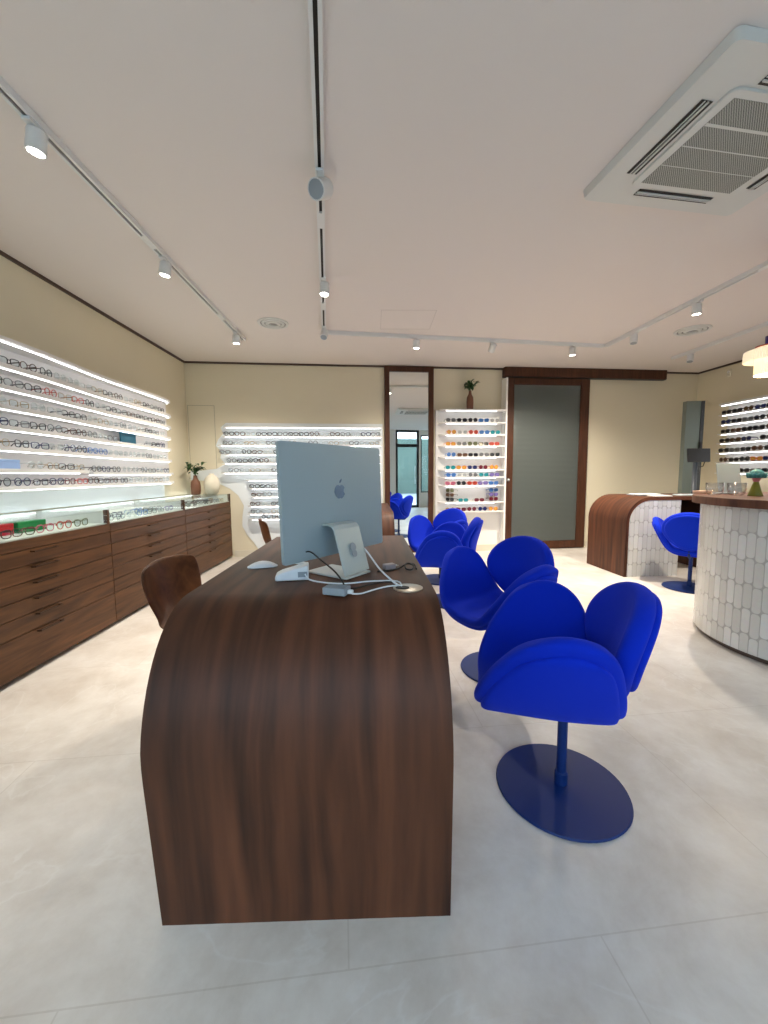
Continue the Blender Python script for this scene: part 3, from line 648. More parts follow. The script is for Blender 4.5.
# ------------------------------------------------------------------ left wall display
def front_x(y, k=0):           # wavy front edge of the left wall shelves
    d = .195
    if y > 2.9: d = .195 - .055*min(1, (y-2.9)/.7)
    if y > 4.60: d *= max(.12, math.cos(min(1, (y-4.60)/.26)*PI/2)**.6)
    return XL + d + .008*math.sin(y*1.7 + k)
YS, YE = 1.95, 4.86
ZS = [1.800, 1.668, 1.545, 1.418, 1.290, 1.155, 1.045]
disp = empty('wall_display', (XL, YS, 0), 0, 'long white wavy display of seven lit spectacle shelves on the left wall', 'display')
def wavy_board(z, th, y0, y1, k, inset=0.0, back=0.0):
    b = MB(); n = 40; F = []; 
    ys = [y0 + (y1-y0)*i/n for i in range(n+1)]
    up = [b.bm.verts.new((front_x(y, k) - inset - XL, y - YS, z)) for y in ys]; dn = [b.bm.verts.new((front_x(y, k) - inset - XL, y - YS, z - th)) for y in ys]
    ub = [b.bm.verts.new((back + .001, y - YS, z)) for y in ys]; db = [b.bm.verts.new((back + .001, y - YS, z - th)) for y in ys]
    for i in range(n):
        b.bm.faces.new((up[i], up[i+1], ub[i+1], ub[i])); b.bm.faces.new((dn[i+1], dn[i], db[i], db[i+1])); b.bm.faces.new((up[i+1], up[i], dn[i], dn[i+1])); b.bm.faces.new((ub[i], ub[i+1], db[i+1], db[i]))
    b.bm.faces.new((up[0], ub[0], db[0], dn[0])); b.bm.faces.new((ub[-1], up[-1], dn[-1], db[-1])); return b
def led_line(z, y0, y1, k):
    return MB().tube([(front_x(y, k) - .034 - XL, y - YS, z) for y in [y0 + (y1-y0)*i/30 for i in range(31)]], .0022, 6)
MB().box(0.001, .012, 0, YE - YS - .02, 1.0, 1.96).build('back_panel', M['white_shelf'], disp)
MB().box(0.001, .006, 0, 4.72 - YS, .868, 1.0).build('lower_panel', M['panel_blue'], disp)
cap = wavy_board(1.962, .020, YS, YE, 0, back=.012).build('top_board', M['white_shelf'], disp); led_line(1.937, YS, YE - .06, 0).build('led_strip', M['led'], cap)
for i, z in enumerate(ZS):
    segs = [(YS, YE)] if i != 5 else [(YS, 3.28), (3.34, YE)]
    for j, (a, c) in enumerate(segs):
        zz = z - (.012 if (i == 5 and j == 1) else 0)
        sh = wavy_board(zz, .024, a, c, i*.9, back=.012).build('shelf', M['white_shelf'], disp)
        led_line(zz - .0275, a, c - .06, i*.9).build('led_strip', M['led'], sh)
LC = [['silver','clear','black','tortoiseshell','black','clear','clear','silver','gold','black','tortoiseshell','silver','gold','black','grey','black'],
      ['black','black','grey','black','red','gold','red','black','clear','black','grey','brown','black','black','tortoiseshell','grey'],
      ['clear','clear','gold','clear','clear','black','black','clear','gold','clear','grey','silver','clear','black','grey','clear'],
      ['black','navy','grey','black','grey','brown','tortoiseshell','grey','clear','grey','black','clear','brown','silver','black','navy'],
      ['clear','gold','black','navy','clear','navy','black','blue','blue','clear','silver','clear','clear','grey','silver','clear'],
      ['clear','gold','black','gold','black','navy','black','clear','silver','grey','grey','clear','navy','purple','clear','silver'],
      ['black','black','navy','black','navy','burgundy','red','tortoiseshell','black','brown','black','clear','clear','silver','gold','clear']]
for i, z in enumerate(ZS):
    y = 2.34 + .05*rnd.random(); n = 0
    for j in range(18):
        if y > 4.62: break
        if i == 5 and 3.20 < y < 3.42: y = 3.42
        if i == 5 and y < 2.75: y = 2.76
        skip = (i == 3 and 3.72 < y < 4.10)
        zz = z - (.012 if (i == 5 and y > 3.3) else 0)
        if not skip:
            col = LC[i][j % 16]; sh = pick(SHP) if col not in ('clear',) else pick(['round', 'oval'])
            yaw = -PI/2 + math.radians(rnd.uniform(-9, 9))
            xx = front_x(y, i*.9) - .020
            spectacles(sh, col, (xx, y, zz + .0004), yaw, '%s %s spectacles, %s from near end, %s shelf down, left wall' % (col, sh, ORD[n], ORD[i]), 'spectacles on the left wall display')
            n += 1
        y += .139 + .010*rnd.random()
c = boxy('gift_card_stand', front_x(3.92, 3) - .035, 3.92, ZS[3] + .0004, .012, .24, .10, 0, M['teal_card'], 'dark teal card standing among the frames on the left wall shelves', 'card')
c = boxy('gift_card_stand', front_x(2.5, 5) - .035, 2.52, ZS[5] + .0004, .012, .26, .058, 0, M['blue_card'], 'pale blue card at the near end of a left wall shelf', 'card')

# frames inside the glass trays
TC = {0: ['black', 'tortoiseshell', 'pink', 'red', 'olive', 'blue', 'grey', 'navy'], 1: ['grey', 'navy', 'silver', 'blue', 'black', 'grey', 'purple', 'silver'], 2: ['brown', 'grey', 'tortoiseshell', 'silver', 'black', 'brown', 'grey', 'gold']}
WCH = ['nearest', 'middle', 'farthest']
for u in range(3):
    n = 0
    rows = [(-1.995, 0), (-2.115, 1)] if u else [(-1.995, 0)]
    for xr, r in rows:
        y = CY[u] + (.38 if u == 0 else .09)
        while y < CY[u+1] - .10:
            col = TC[u][n % 8]; sh = pick(SHP)
            spectacles(sh, col, (xr, y, .7688 + .0002), -PI/2 + math.radians(rnd.uniform(-10, 10)), '%s %s spectacles under glass, %s in %s row, %s cabinet' % (col, sh, ORD[n if r == 0 else n - n0], ('front', 'rear')[r], WCH[u]), 'spectacles in the cabinet glass trays', simple=(u == 2))
            n += 1; y += .150
        n0 = n
# green and red case sit behind the nearest row

# ------------------------------------------------------------------ back-left wall display
# local frame of the back wall: x along it, -y into the room
def wall_root(name, s, label, cat, group=None):
    p = WB(s); return empty(name, (p.x, p.y, 0), WA, label, cat, group)
bl = wall_root('wall_display', 0, 'display of lit spectacle shelves with a painted wavy light pool, back wall behind the computer', 'display')
wavy = [(.02, 1.05), (.20, 1.04), (.40, .99), (.52, .93), (.62, .84), (.69, .70), (.665, .55), (.66, .42), (.72, .30), (.80, .20), (.86, .10), (2.58, .10), (2.58, 1.80), (.50, 1.80), (.43, 1.74), (.46, 1.66), (.39, 1.58), (.36, 1.50), (.43, 1.42), (.41, 1.34), (.47, 1.26), (.36, 1.20), (.20, 1.18), (.02, 1.17)]
b = MB(); b.prism([(x, z) for x, z in wavy], 0.001, .010, Matrix(((1,0,0,0),(0,0,-1,0),(0,1,0,0),(0,0,0,1)))); b.build('back_panel', M['panel_blue'], bl)  # backing panel shaped and tinted as the pool of shelf light on the wall
UP = [(1.744, .48), (1.622, .46), (1.505, .405), (1.387, .49), (1.274, .45), (1.150, .43)]
LO = [(1.050, .74), (.938, .78), (.828, .80), (.705, .76), (.600, .74), (.530, .76)]
def straight_shelf(parent, z, s0, s1, depth, r0=.06, led=True):
    pl = [(s0 + r0, -.010), (s1, -.010), (s1, -depth)]
    for k in range(7): a = PI/2*k/6; pl.append((s0 + r0 - r0*math.sin(a), -depth + r0 - r0*math.cos(a)))
    sh = MB().prism([(x, y) for x, y in pl], z - .014, z).build('shelf', M['white_shelf'], parent)
    if led: MB().tube([(s0 + .05, -depth + .030, z - .018), (s1 - .02, -depth + .030, z - .018)], .0026, 6).build('led_strip', M['led'], sh)
    return sh
for z, s0 in UP + LO: straight_shelf(bl, z, s0, 2.56, .125)
BLC = ['black', 'grey', 'black', 'tortoiseshell', 'silver', 'black', 'clear', 'navy', 'brown', 'black', 'grey', 'clear', 'black', 'silver', 'tortoiseshell', 'grey']
rowdef = [(1.622, .56, 2.5), (1.505, .54, 2.5), (1.387, .50, 1.35), (1.274, .58, 1.35), (1.150, .60, 1.35)] + [(.938, .86, 1.35), (.828, .88, 1.35), (.705, .86, 1.35), (.600, .86, 1.35), (.530, .86, 1.35)]
for i, (z, s0, s1) in enumerate(rowdef):
    s = s0; n = 0
    while s < s1:
        col = BLC[(n*3 + i*5) % 16] if i not in (1, 4, 8) else ('grey', 'silver', 'gold', 'clear')[n % 4]; sh = pick(SHP)
        p = WB(s, .114, z + .0004)
        spectacles(sh, col, p, WA + PI + math.radians(rnd.uniform(-10, 10)), '%s %s spectacles, %s from left, %s row, back wall display' % (col, sh, ORD[n], ORD[i]), 'spectacles on the back wall display', simple=True)
        s += .137; n += 1

# ------------------------------------------------------------------ mirror
mr = wall_root('wall_mirror', 2.948, 'tall walnut-framed mirror reflecting the room, between the two lit displays', 'mirror')
MB().box(-.34, -.272, -.05, -.001, 0, 2.57).box(.272, .34, -.05, -.001, 0, 2.57).box(-.272, .272, -.05, -.001, 2.50, 2.57).box(-.272, .272, -.05, -.001, 0, .10).build('frame', M['frame_wood'], mr, bevel=.002)
MB().box(-.272, .272, -.026, -.018, .10, 2.50).build('mirror_glass', M['mirror'], mr)

# ------------------------------------------------------------------ sunglasses rack
rk = wall_root('sunglasses_rack', 3.82, 'white floor-standing rack of nine lit shelves holding colourful sunglasses', 'display rack')
MB().box(-.50, .465, -.05, -.001, 0, 1.985).build('back_panel', M['white_shelf'], rk)
MB().box(.455, .478, -.17, -.001, 0, 2.42).build('side_panel', M['white'], rk)
MB().box(-.50, .455, -.06, -.05, 0, .09).build('plinth', M['trim_cream'], rk)
RZs = [1.985, 1.812, 1.650, 1.495, 1.345, 1.170, 1.068, .952, .720, .590]
for i, z in enumerate(RZs):
    r0 = .10; d = .19; s0, s1 = -.47, .455
    pl = [(s1, -.05), (s1, -d)]
    for k in range(9): a = PI/2*k/8; pl.append((s0 + r0 - r0*math.sin(a), -d + r0 - r0*math.cos(a)))
    pl.append((s0, -.05))
    sh = MB().prism(pl, z - .016, z).build('shelf', M['white_shelf'], rk)
    if i < 9: MB().tube([(-.38, -.15, z - .020), (.33, -.15, z - .020)], .003, 6).build('led_strip', M['led_soft'], sh)
RC = [['grey','black','black','blue','silver'], ['orange','clear','red','blue','teal'], ['orange','grey','olive','black','red'], ['blue','brown','black','grey','black'],
      ['teal','orange','navy','burgundy','orange'], ['blue','clear','grey','teal','purple'], ['pink','black','red','purple','blue'], [], ['gold','burgundy','burgundy','navy','orange']]
for i in range(9):
    z = RZs[i+1]
    if i == 7: continue
    for k in range(5):
        s = 3.50 + .155*k + (.01 if i % 2 else 0); col = RC[i][k]; sh = pick(['square', 'cat-eye', 'oval', 'round'])
        spectacles(sh, col, WB(s, .166, z + .0004), WA + PI + math.radians(rnd.uniform(-8, 8)), '%s %s sunglasses, %s from left, %s shelf of white rack' % (col, sh, ORD[k], ORD[i]), 'sunglasses on the white rack', sun=True)
z = RZs[8]
spectacles('square', 'teal', WB(3.69, .155, z + .0004), WA + PI, 'teal sunglasses alone in the middle of the eighth rack shelf', 'sunglasses on the white rack', sun=True)
spectacles('square', 'burgundy', WB(3.92, .155, z + .0004), WA + PI, 'burgundy sunglasses, right of the teal pair on the eighth rack shelf', 'sunglasses on the white rack', sun=True)
for side, sx, cols in (('left', 3.50, ('black', 'brown', 'olive')), ('right', 4.13, ('burgundy', 'purple', 'blue'))):
    st_ = wall_root('sunglasses_stand', sx, 'clear three-tier stand at the %s end of the eighth rack shelf' % side, 'stand')
    hb = MB()
    hb.box(-.03, .03, -.12, -.06, z + .0004, z + .006); hb.build('foot', M['clear'], st_)
    MB().box(-.004, .004, -.078, -.068, z + .006, z + .200).build('post', M['clear'], st_)
    for q in range(3):
        zz = z + .012 + .062*q
        MB().box(-.045, .045, -.165, -.068, zz - .004, zz).build('tier', M['clear'], st_)
        yw = WA + PI + (math.radians(-55) if side == 'left' else math.radians(12))
        spectacles('square', cols[q], WB(sx, .145, zz + .0005), yw, '%s sunglasses, %s tier of %s stand, eighth rack shelf' % (cols[q], ('lowest', 'middle', 'top')[q], side), 'sunglasses on the tiered stands', sun=True)

# ------------------------------------------------------------------ sliding door and its rail
sd = wall_root('sliding_door', 4.94, 'tall walnut sliding door with a frosted glass pane on the back wall', 'door')
MB().box(-.63, -.497, -.055, -.012, .012, 2.444).box(.494, .63, -.055, -.012, .012, 2.444).box(-.497, .494, -.055, -.012, 2.352, 2.444).box(-.497, .494, -.055, -.012, .012, .122).build('frame', M['frame_wood'], sd, bevel=.003)
MB().box(-.497, .494, -.042, -.034, .122, 2.352).build('glass_pane', M['frosted'], sd)
MB().lathe([(.016, 0), (.020, .012), (.012, .03), (0, .034)], 18, T(-.565, -.055, 1.02) @ Matrix.Rotation(PI/2, 4, 'X')).build('knob', M['alu_light'], sd, smooth=True)
hd = wall_root('door_rail_cover', 5.52, 'long dark walnut rail cover above the sliding door', 'rail cover')
MB().box(-1.24, 1.19, -.11, -.001, 2.452, H - .001).build('cover_board', M['frame_wood'], hd, bevel=.003)
MB().box(-1.20, 1.20, -.09, -.02, 2.446, 2.452).build('rail', M['blackmetal'], hd)

# ------------------------------------------------------------------ vases and plants
def leaf_grid(b, base, az, tilt, ln, w, m=None):
    P = []
    for i in range(6):
        v = i/5; a = tilt - v*.9; r = ln*v; ww = w*math.sin(PI*min(1, v*.92 + .06))
        cx = base[0] + math.cos(az)*r*math.cos(tilt - .45*v); cy = base[1] + math.sin(az)*r*math.cos(tilt - .45*v); cz = base[2] + r*math.sin(tilt - .45*v)
        sx, sy = -math.sin(az), math.cos(az)
        P.append([(cx - sx*ww, cy - sy*ww, cz + ww*.3), (cx, cy, cz), (cx + sx*ww, cy + sy*ww, cz + ww*.3)])
    b.grid(P)
def plant(loc, label, vlabel, prof, mt, nleaf, ln, top, seed, group):
    v = MB().lathe(prof, 28).build('vase', mt, smooth=True); v.location = loc; tag(v, vlabel, 'vase')
    r2 = random.Random(seed)
    t = empty('green_branch', (loc[0], loc[1], loc[2] + top), 0, label, 'plant', group)
    st = MB(); lf = MB()
    for k in range(9):
        az = 2*PI*k/9 + r2.uniform(-.3, .3); lean = r2.uniform(.15, .75); h = r2.uniform(.07, .13)*ln/.09
        tip = (math.cos(az)*lean*h, math.sin(az)*lean*h, h*.85)
        st.tube([(0, 0, -.04), (tip[0]*.2, tip[1]*.2, h*.35), tip], .002, 5)
        for q in range(nleaf):
            f = .35 + .65*q/(nleaf-1); leaf_grid(lf, (tip[0]*f, tip[1]*f, h*.85*f), r2.uniform(0, 2*PI), r2.uniform(-.1, 1.1), ln*r2.uniform(.5, .9), .017)
    st.build('stem', M['leaf'], t); lf.build('leaves', M['leaf'], t, recalc=False, smooth=True)
PR1 = [(.045, 0), (.056, .01), (.060, .10), (.055, .16), (.028, .20), (.022, .235), (.026, .245), (.020, .245), (.018, .20)]
pv = WB(3.775, .135, 1.9855)
plant(pv, 'leafy green branch in the brown vase on top of the white rack', 'brown ceramic bottle vase on top of the white sunglasses rack', [(r*.8, z*1.02) for r, z in PR1], M['terracotta'], 7, .105, .245, 3, None)
plant((-2.27, 5.17, .8665), 'leafy green branch in the brown vase on the corner of the glass cabinet', 'brown ceramic bottle vase on the far end of the glass cabinet top', PR1, M['terracotta'], 7, .125, .245, 5, None)
v = MB().lathe([(.045, 0), (.075, .02), (.098, .09), (.100, .14), (.080, .21), (.045, .245), (.030, .255), (.034, .268), (.024, .268), (.020, .24)], 28).build('vase', M['cream_cer'], smooth=True); v.location = (-2.085, 5.22, .8665)
tag(v, 'round cream ceramic vase beside the brown vase in the corner', 'vase')

# ------------------------------------------------------------------ tiled consultation desk (right, back)
t = empty('consultation_desk', (2.650, 4.113, 0), WA*0.6, 'walnut waterfall consultation desk with a white tiled side, below the sliding door', 'desk')
def wf2(W, D, z, R, th):
    # extruded across y: profile in x
    prof = arc_profile(0, W, z, R, R)
    o = waterfall(prof, 0, D, th, 'desktop', M['desk_wood'], t)
    o.rotation_euler = (0, 0, 0)
    me = o.data
    for v_ in me.vertices:
        x, y, zz = v_.co; v_.co = (y, x, zz)
    me.flip_normals()
    return o
wf2(1.20, .68, .85, .27, .035)
b = MB(); n = 14; top = []; R = .235; x0 = .035; x1 = .605; zt = .815
for k in range(n+1): a = PI/2*k/n; top.append((x0 + R - R*math.cos(a), zt - R + R*math.sin(a)))
pl = [(x0, 0.0)] + top + [(x1, zt), (x1, 0.0)]
YX = Matrix(((1,0,0,0),(0,0,1,0),(0,1,0,0),(0,0,0,1)))
b.prism(pl, .004, .30, YX)
bmesh.ops.recalc_face_normals(b.bm, faces=b.bm.faces[:])
for f in b.bm.faces:
    for l in f.loops: l[b.uv].uv = (l.vert.co.x + l.vert.co.y, l.vert.co.z)
b.build('tiled_side', M['tile'], t, recalc=False)
MB().box(1.12, 1.17, .02, .66, 0, .814).build('leg_panel', M['frame_wood'], t)
MB().box(.61, 1.12, .60, .63, .25, .814).build('modesty_panel', M['dark'], t)
t2 = item('document_tray', (3.10, 4.50, .8505), .1, 'flat grey brochure tray on the tiled consultation desk', 'tray')
MB().box(-.15, .15, -.10, .10, 0, .012).build('tray_base', M['plastic_grey'], t2, bevel=.003); MB().box(-.13, .13, -.08, .08, .012, .018).build('paper_stack', M['paper'], t2)
t2 = item('note_pad', (3.10, 4.26, .8505), -.05, 'white note pad lying near the front edge of the tiled consultation desk', 'note pad')
MB().box(-.09, .09, -.07, .07, 0, .010).build('pages', M['paper'], t2); MB().box(-.09, .09, .07, .078, 0, .014).build('binding', M['plastic_grey'], t2)
t2 = item('keyboard', (3.52, 4.38, .8505), .1, 'slim white keyboard on the consultation desk near the round counter', 'keyboard')
MB().box(-.15, .15, -.06, .06, 0, .010).build('keyboard_case', M['alu_light'], t2, bevel=.002)
kb = MB()
for r_ in range(4):
    for c_ in range(12): kb.box(-.142 + c_*.024, -.122 + c_*.024, -.05 + r_*.026, -.028 + r_*.026, .010, .013)
kb.build('keys', M['plastic_white'], t2)

# ------------------------------------------------------------------ measuring column with tablet
t = item('measuring_column', (4.19, 5.22, 0), math.radians(-6), 'tall grey-green mirrored measuring column standing beyond the consultation desk', 'measuring column')
MB().box(-.105, .075, -.02, .06, .02, 2.03).build('front_panel', M['panel_grey'], t, bevel=.003)
MB().box(.075, .115, -.03, .10, .02, 2.03).build('side_spine', mat('spine_dark', (0.05, 0.055, 0.06, 1), .4), t, bevel=.003)
MB().box(-.16, .16, -.14, .16, 0, .02).build('foot', M['blackmetal'], t)
MB().box(.07, .10, -.05, -.02, 1.25, 1.50).build('camera_bar', M['blackmetal'], t)
t = item('tablet_stand', (3.96, 4.86, 0), 0, 'black screen on a slim pole in front of the grey measuring column', 'screen')
MB().tube([(0, 0, .015), (0, 0, 1.25)], .026, 14).build('pole', mat('pole_slate', (0.05, 0.06, 0.075, 1), .4), t, smooth=True)
MB().lathe([(.15, 0), (.15, .010), (.03, .016), (0, .016)], 32).build('base', M['blackmetal'], t)
sm = T(0, -.045, 1.315) @ Matrix.Rotation(math.radians(-22), 4, 'X') @ Matrix.Rotation(math.radians(0), 4, 'Y')
MB().prism([(-.155, -.09), (.115, -.09), (.16, .085), (-.125, .085)], -.010, .010, sm @ VX).build('screen', M['screen'], t, bevel=.003)
MB().tube([(0, -.04, 1.30), (0, 0, 1.24)], .014, 8).build('screen_mount', M['blackmetal'], t)
MB().tube([(.10, -.03, 1.25), (.09, -.01, 1.18), (.03, .0, 1.17), (.01, .0, 1.12), (.05, .01, 1.10)], .006, 6).build('cable', M['rubber'], t, smooth=True)

# ------------------------------------------------------------------ alarm sensor on the right wall
p = CR + RD*.50; t = empty('motion_sensor', (p.x, p.y, 2.455), RA, 'small cream alarm sensor high on the right wall', 'sensor')
MB().box(-.03, .03, -.022, 0, -.05, .05).build('housing', M['cream_cer'], t, bevel=.008); MB().lathe([(.02, 0), (.016, .008), (0, .011)], 16, T(0, -.022, .012) @ Matrix.Rotation(PI/2, 4, 'X')).build('lens_cap', M['white'], t, smooth=True)

# ------------------------------------------------------------------ right wall display
rd = empty('wall_display', (CR.x, CR.y, 0), RA, 'white lit display of dark sunglasses on the right wall', 'display')
D0, D1 = .53, 2.6
MB().box(D0, D1, -.012, -.001, 1.06, 2.05).build('back_panel', M['white_shelf'], rd)
tb = MB().box(D0, D1, -.16, -.012, 2.005, 2.035).build('top_board', M['white_shelf'], rd); MB().tube([(D0 + .03, -.145, 1.998), (D1 - .03, -.145, 1.998)], .004, 6).build('led_strip', M['led'], tb)
RZ2 = [1.885, 1.755, 1.63, 1.505, 1.375, 1.245, 1.10]
for z in RZ2:
    sh = MB().box(D0 - .02, D1, -.14, -.012, z - .014, z).build('shelf', M['white_shelf'], rd); MB().tube([(D0 + .03, -.125, z - .019), (D1 - .03, -.125, z - .019)], .0035, 6).build('led_strip', M['led'], sh)
RCC = ['black', 'black', 'tortoiseshell', 'navy', 'black', 'grey', 'black', 'brown']
for i, z in enumerate(RZ2):
    s = D0 + .08; n = 0
    while s < 1.30:
        col = RCC[(n + i*3) % 8]
        if (i == 3 and n in (3,)): s += .1
        if i == 3 and n >= 4: col = 'red'
        if i == 5 and n == 3: col = 'orange'
        q = CR + RD*s - Vector((-RD.y, RD.x, 0))*.122
        sh = pick(SHP)
        spectacles(sh, col, (q.x, q.y, z + .0004), RA + PI + math.radians(rnd.uniform(-8, 8)), '%s %s sunglasses, %s from far end, %s shelf, right wall' % (col, sh, ORD[n], ORD[i]), 'sunglasses on the right wall display', sun=True, simple=True)
        s += .148; n += 1

# ------------------------------------------------------------------ round tiled counter
CX, CYY, CRD = 2.85, 2.37, .668
t = empty('reception_counter', (CX, CYY, 0), 0, 'rounded reception counter clad in white picket tiles with a walnut top', 'counter')
def stadium(r, L, n=64):
    p = [(L, -r)]
    for k in range(n+1): a = -PI/2 - PI*k/n; p.append((r*math.cos(a), r*math.sin(a)))
    p.append((L, r)); return p
pts = stadium(CRD, 1.3); arc = [0.0]
for i in range(1, len(pts)): arc.append(arc[-1] + math.hypot(pts[i][0]-pts[i-1][0], pts[i][1]-pts[i-1][1]))
zs = [.035, .895]; b = MB()
b.grid([[(x, y, z) for z in zs] for x, y in pts], uvs=[[(a, z) for z in zs] for a in arc])
b.build('tiled_body', M['tile'], t, smooth=True)
MB().prism(stadium(CRD - .03, 1.3), 0, .035).build('plinth', mat('plinth_brown', srgb(90, 72, 62), .5), t)
MB().prism(stadium(CRD + .05, 1.3), .895, .945).build('countertop', M['desk_wood2'], t, bevel=.003)
# tumblers, ornament, laptop, small box
ZC = .9455
def tumbler(x, y, r, h, label):
    o = MB().lathe([(r*.62, 0), (r*.88, .012), (r, h*.5), (r*1.02, h), (r*.96, h), (r*.94, h*.5), (r*.82, .02), (0, .016)], 28).build('glass_bowl', M['clear'], smooth=True); o.location = (x, y, ZC)
    tag(o, label, 'glass')
tumbler(2.40, 2.76, .052, .085, 'clear glass bowl on the counter, nearer its rounded left end')
tumbler(2.475, 2.67, .052, .085, 'clear glass bowl on the counter, between the other bowl and the ornament')
t = item('ornament', (2.515, 2.575, ZC), 0, 'small ornament with a teal frilled top and olive cone body on the counter', 'ornament')
MB().lathe([(.040, 0), (.040, .006), (.030, .035), (.016, .085), (.013, .10), (0, .10)], 24).build('cone_body', mat('olive_glaze', srgb(125, 120, 20), .3), t, smooth=True)
MB().lathe([(.013, .09), (.020, .105), (.024, .120), (.018, .130), (0, .13)], 20).build('pink_neck', mat('pink_glaze', srgb(200, 120, 125), .5), t, smooth=True)
b = MB()
for k in range(12):
    a = 2*PI*k/12; b.lathe([(0, 0), (.012, .006), (.013, .016), (.008, .030), (0, .036)], 8, T(.034*math.cos(a), .034*math.sin(a), .118 + .004*(k % 2)) @ Matrix.Rotation(.5, 4, Vector((-math.sin(a), math.cos(a), 0))))
b.lathe([(.030, .118), (.042, .135), (.036, .158), (.018, .172), (0, .176)], 20); b.build('frilled_top', mat('teal_frill', srgb(62, 130, 130), .6), t, smooth=True)
t = item('tablet', (2.60, 2.87, ZC), math.radians(6), 'silver tablet leaning on a low stand behind the glass bowls', 'tablet')
MB().box(-.07, .07, -.01, .07, 0, .010).build('stand', M['alu_light'], t, bevel=.003)
MB().prism(rrect(.19, .215, .01), -.003, .003, T(0, .004, .118) @ Matrix.Rotation(math.radians(-9), 4, 'X') @ VX).build('back_case', M['alu_light'], t)
boxy('business_card_box', 2.43, 2.90, ZC, .075, .09, .022, .3, mat('peach_card', srgb(215, 175, 150), .6), 'small peach card box at the rounded end of the counter', 'card box')
t = item('toy_car', (2.625, 2.69, ZC), .8, 'tiny red toy next to the ornament on the counter', 'toy')
MB().box(-.03, .03, -.018, .018, .008, .026).box(-.016, .014, -.015, .015, .026, .042).build('toy_body', mat('red_toy', srgb(190, 50, 60), .4), t, bevel=.004)
for sx in (-1, 1):
    for sy in (-1, 1): MB().lathe([(.009, -.004), (.009, .004), (0, .004)], 12, T(sx*.018, sy*.02, .009) @ Matrix.Rotation(PI/2, 4, 'X')).build('wheel', M['dark'], t)

# ------------------------------------------------------------------ pendant lamp
t = item('pendant_lamp', (2.585, 2.62, H), 0, 'pleated cream pendant lamp with a purple cap over the counter', 'pendant lamp')
MB().lathe([(.045, -.085), (.045, -.001), (0, -.001)], 24).build('ceiling_cap', M['purple'], t, smooth=True, flat_angle=40)
MB().tube([(0, 0, -.085), (0, 0, -.60)], .003, 6).build('cord', M['rubber'], t)
MB().lathe([(.030, -.665), (.030, -.60), (0, -.60)], 20).build('lamp_cap', M['purple'], t, smooth=True, flat_angle=40)
b = MB(); n = 96; P = []
for k in range(n+1):
    a = 2*PI*k/n; r = .072 + (.003 if k % 2 else -.003); P.append([(r*math.cos(a), r*math.sin(a), -.665), (r*1.0*math.cos(a), r*1.0*math.sin(a), -.845)])
b.grid(P); b.build('shade', M['shade'], t)
b = MB(); P = []
for k in range(n+1):
    a = 2*PI*k/n; r = .128 + (.004 if k % 2 else -.004); P.append([((r-.05)*math.cos(a), (r-.05)*math.sin(a), -.672), (r*math.cos(a), r*math.sin(a), -.690), ((r+.003)*math.cos(a), (r+.003)*math.sin(a), -.755)])
b.grid(P); b.build('pleated_collar', M['shade_pleat'], t)
MB().lathe([(.076, -.668), (.076, -.660), (0, -.660)], 40).build('top_ring', mat('red_ring', srgb(170, 60, 40), .4), t)
l = bpy.data.lights.new('pendant_bulb', 'POINT'); l.energy = 7; l.color = (1, .80, .52); l.shadow_soft_size = .05; lo = bpy.data.objects.new('pendant_bulb', l); COL.objects.link(lo); lo.parent = t; lo.location = (0, 0, -.86)

# ------------------------------------------------------------------ ceiling cassette
t = item('air_conditioner', (1.622, 1.898, H), math.radians(7.8), 'white square ceiling air conditioner with a grey intake grille', 'air conditioner'); t.scale = (.97, .852, 1)
def ring_panel(w, wi, z0, z1, r, ri):
    b = MB(); o = rrect(w, w, r, 8); i = rrect(wi, wi, ri, 8)
    A = [b.bm.verts.new((x, y, z0)) for x, y in o]; B = [b.bm.verts.new((x*.985, y*.985, z1)) for x, y in o]; C = [b.bm.verts.new((x, y, z1)) for x, y in i]; D = [b.bm.verts.new((x, y, z0)) for x, y in i]
    n = len(o)
    for k in range(n):
        j = (k+1) % n
        for P_, Q_ in ((A, B), (B, C), (C, D)): b.bm.faces.new((P_[k], P_[j], Q_[j], Q_[k]))
    return b
ring_panel(.95, .56, -.001, -.038, .03, .03).build('panel', M['ac_white'], t, smooth=True, flat_angle=30)
MB().prism(rrect(.61, .61, .04), -.048, -.036).build('intake_surround', M['ac_white'], t, bevel=.004)
def grille_m():
    m = bpy.data.materials.new('perforated_grille'); m.use_nodes = True; nt = m.node_tree; p = nt.nodes['Principled BSDF']; N = nt.nodes.new; L = nt.links.new
    tc = N('ShaderNodeTexCoord'); ch = N('ShaderNodeTexChecker'); ch.inputs['Scale'].default_value = 170; ch.inputs['Color1'].default_value = (0.10, 0.105, 0.10, 1); ch.inputs['Color2'].default_value = (0.44, 0.45, 0.42, 1)
    L(tc.outputs['Object'], ch.inputs[0]); L(ch.outputs[0], p.inputs['Base Color']); p.inputs['Roughness'].default_value = .7; return m
gr = MB().box(-.265, .265, -.265, .265, -.0495, -.0480).build('intake_grille', grille_m(), t)
for k in (-1, 0, 1): MB().box(-.265, .265, k*.133 - .003, k*.123 + .003, -.0505, -.0494).build('grille_rib', M['ac_white'], gr)
for k in range(4):
    m_ = RZ(PI/2*k)
    sl = MB().box(-.225, .225, .325, .378, -.0412, -.0395, m_).build('air_outlet', M['dark'], t)
    MB().box(-.225, .225, .343, .350, -.047, -.0412, m_).box(-.225, .225, .360, .364, -.045, -.0412, m_).build('louvre', M['ac_white'], sl)
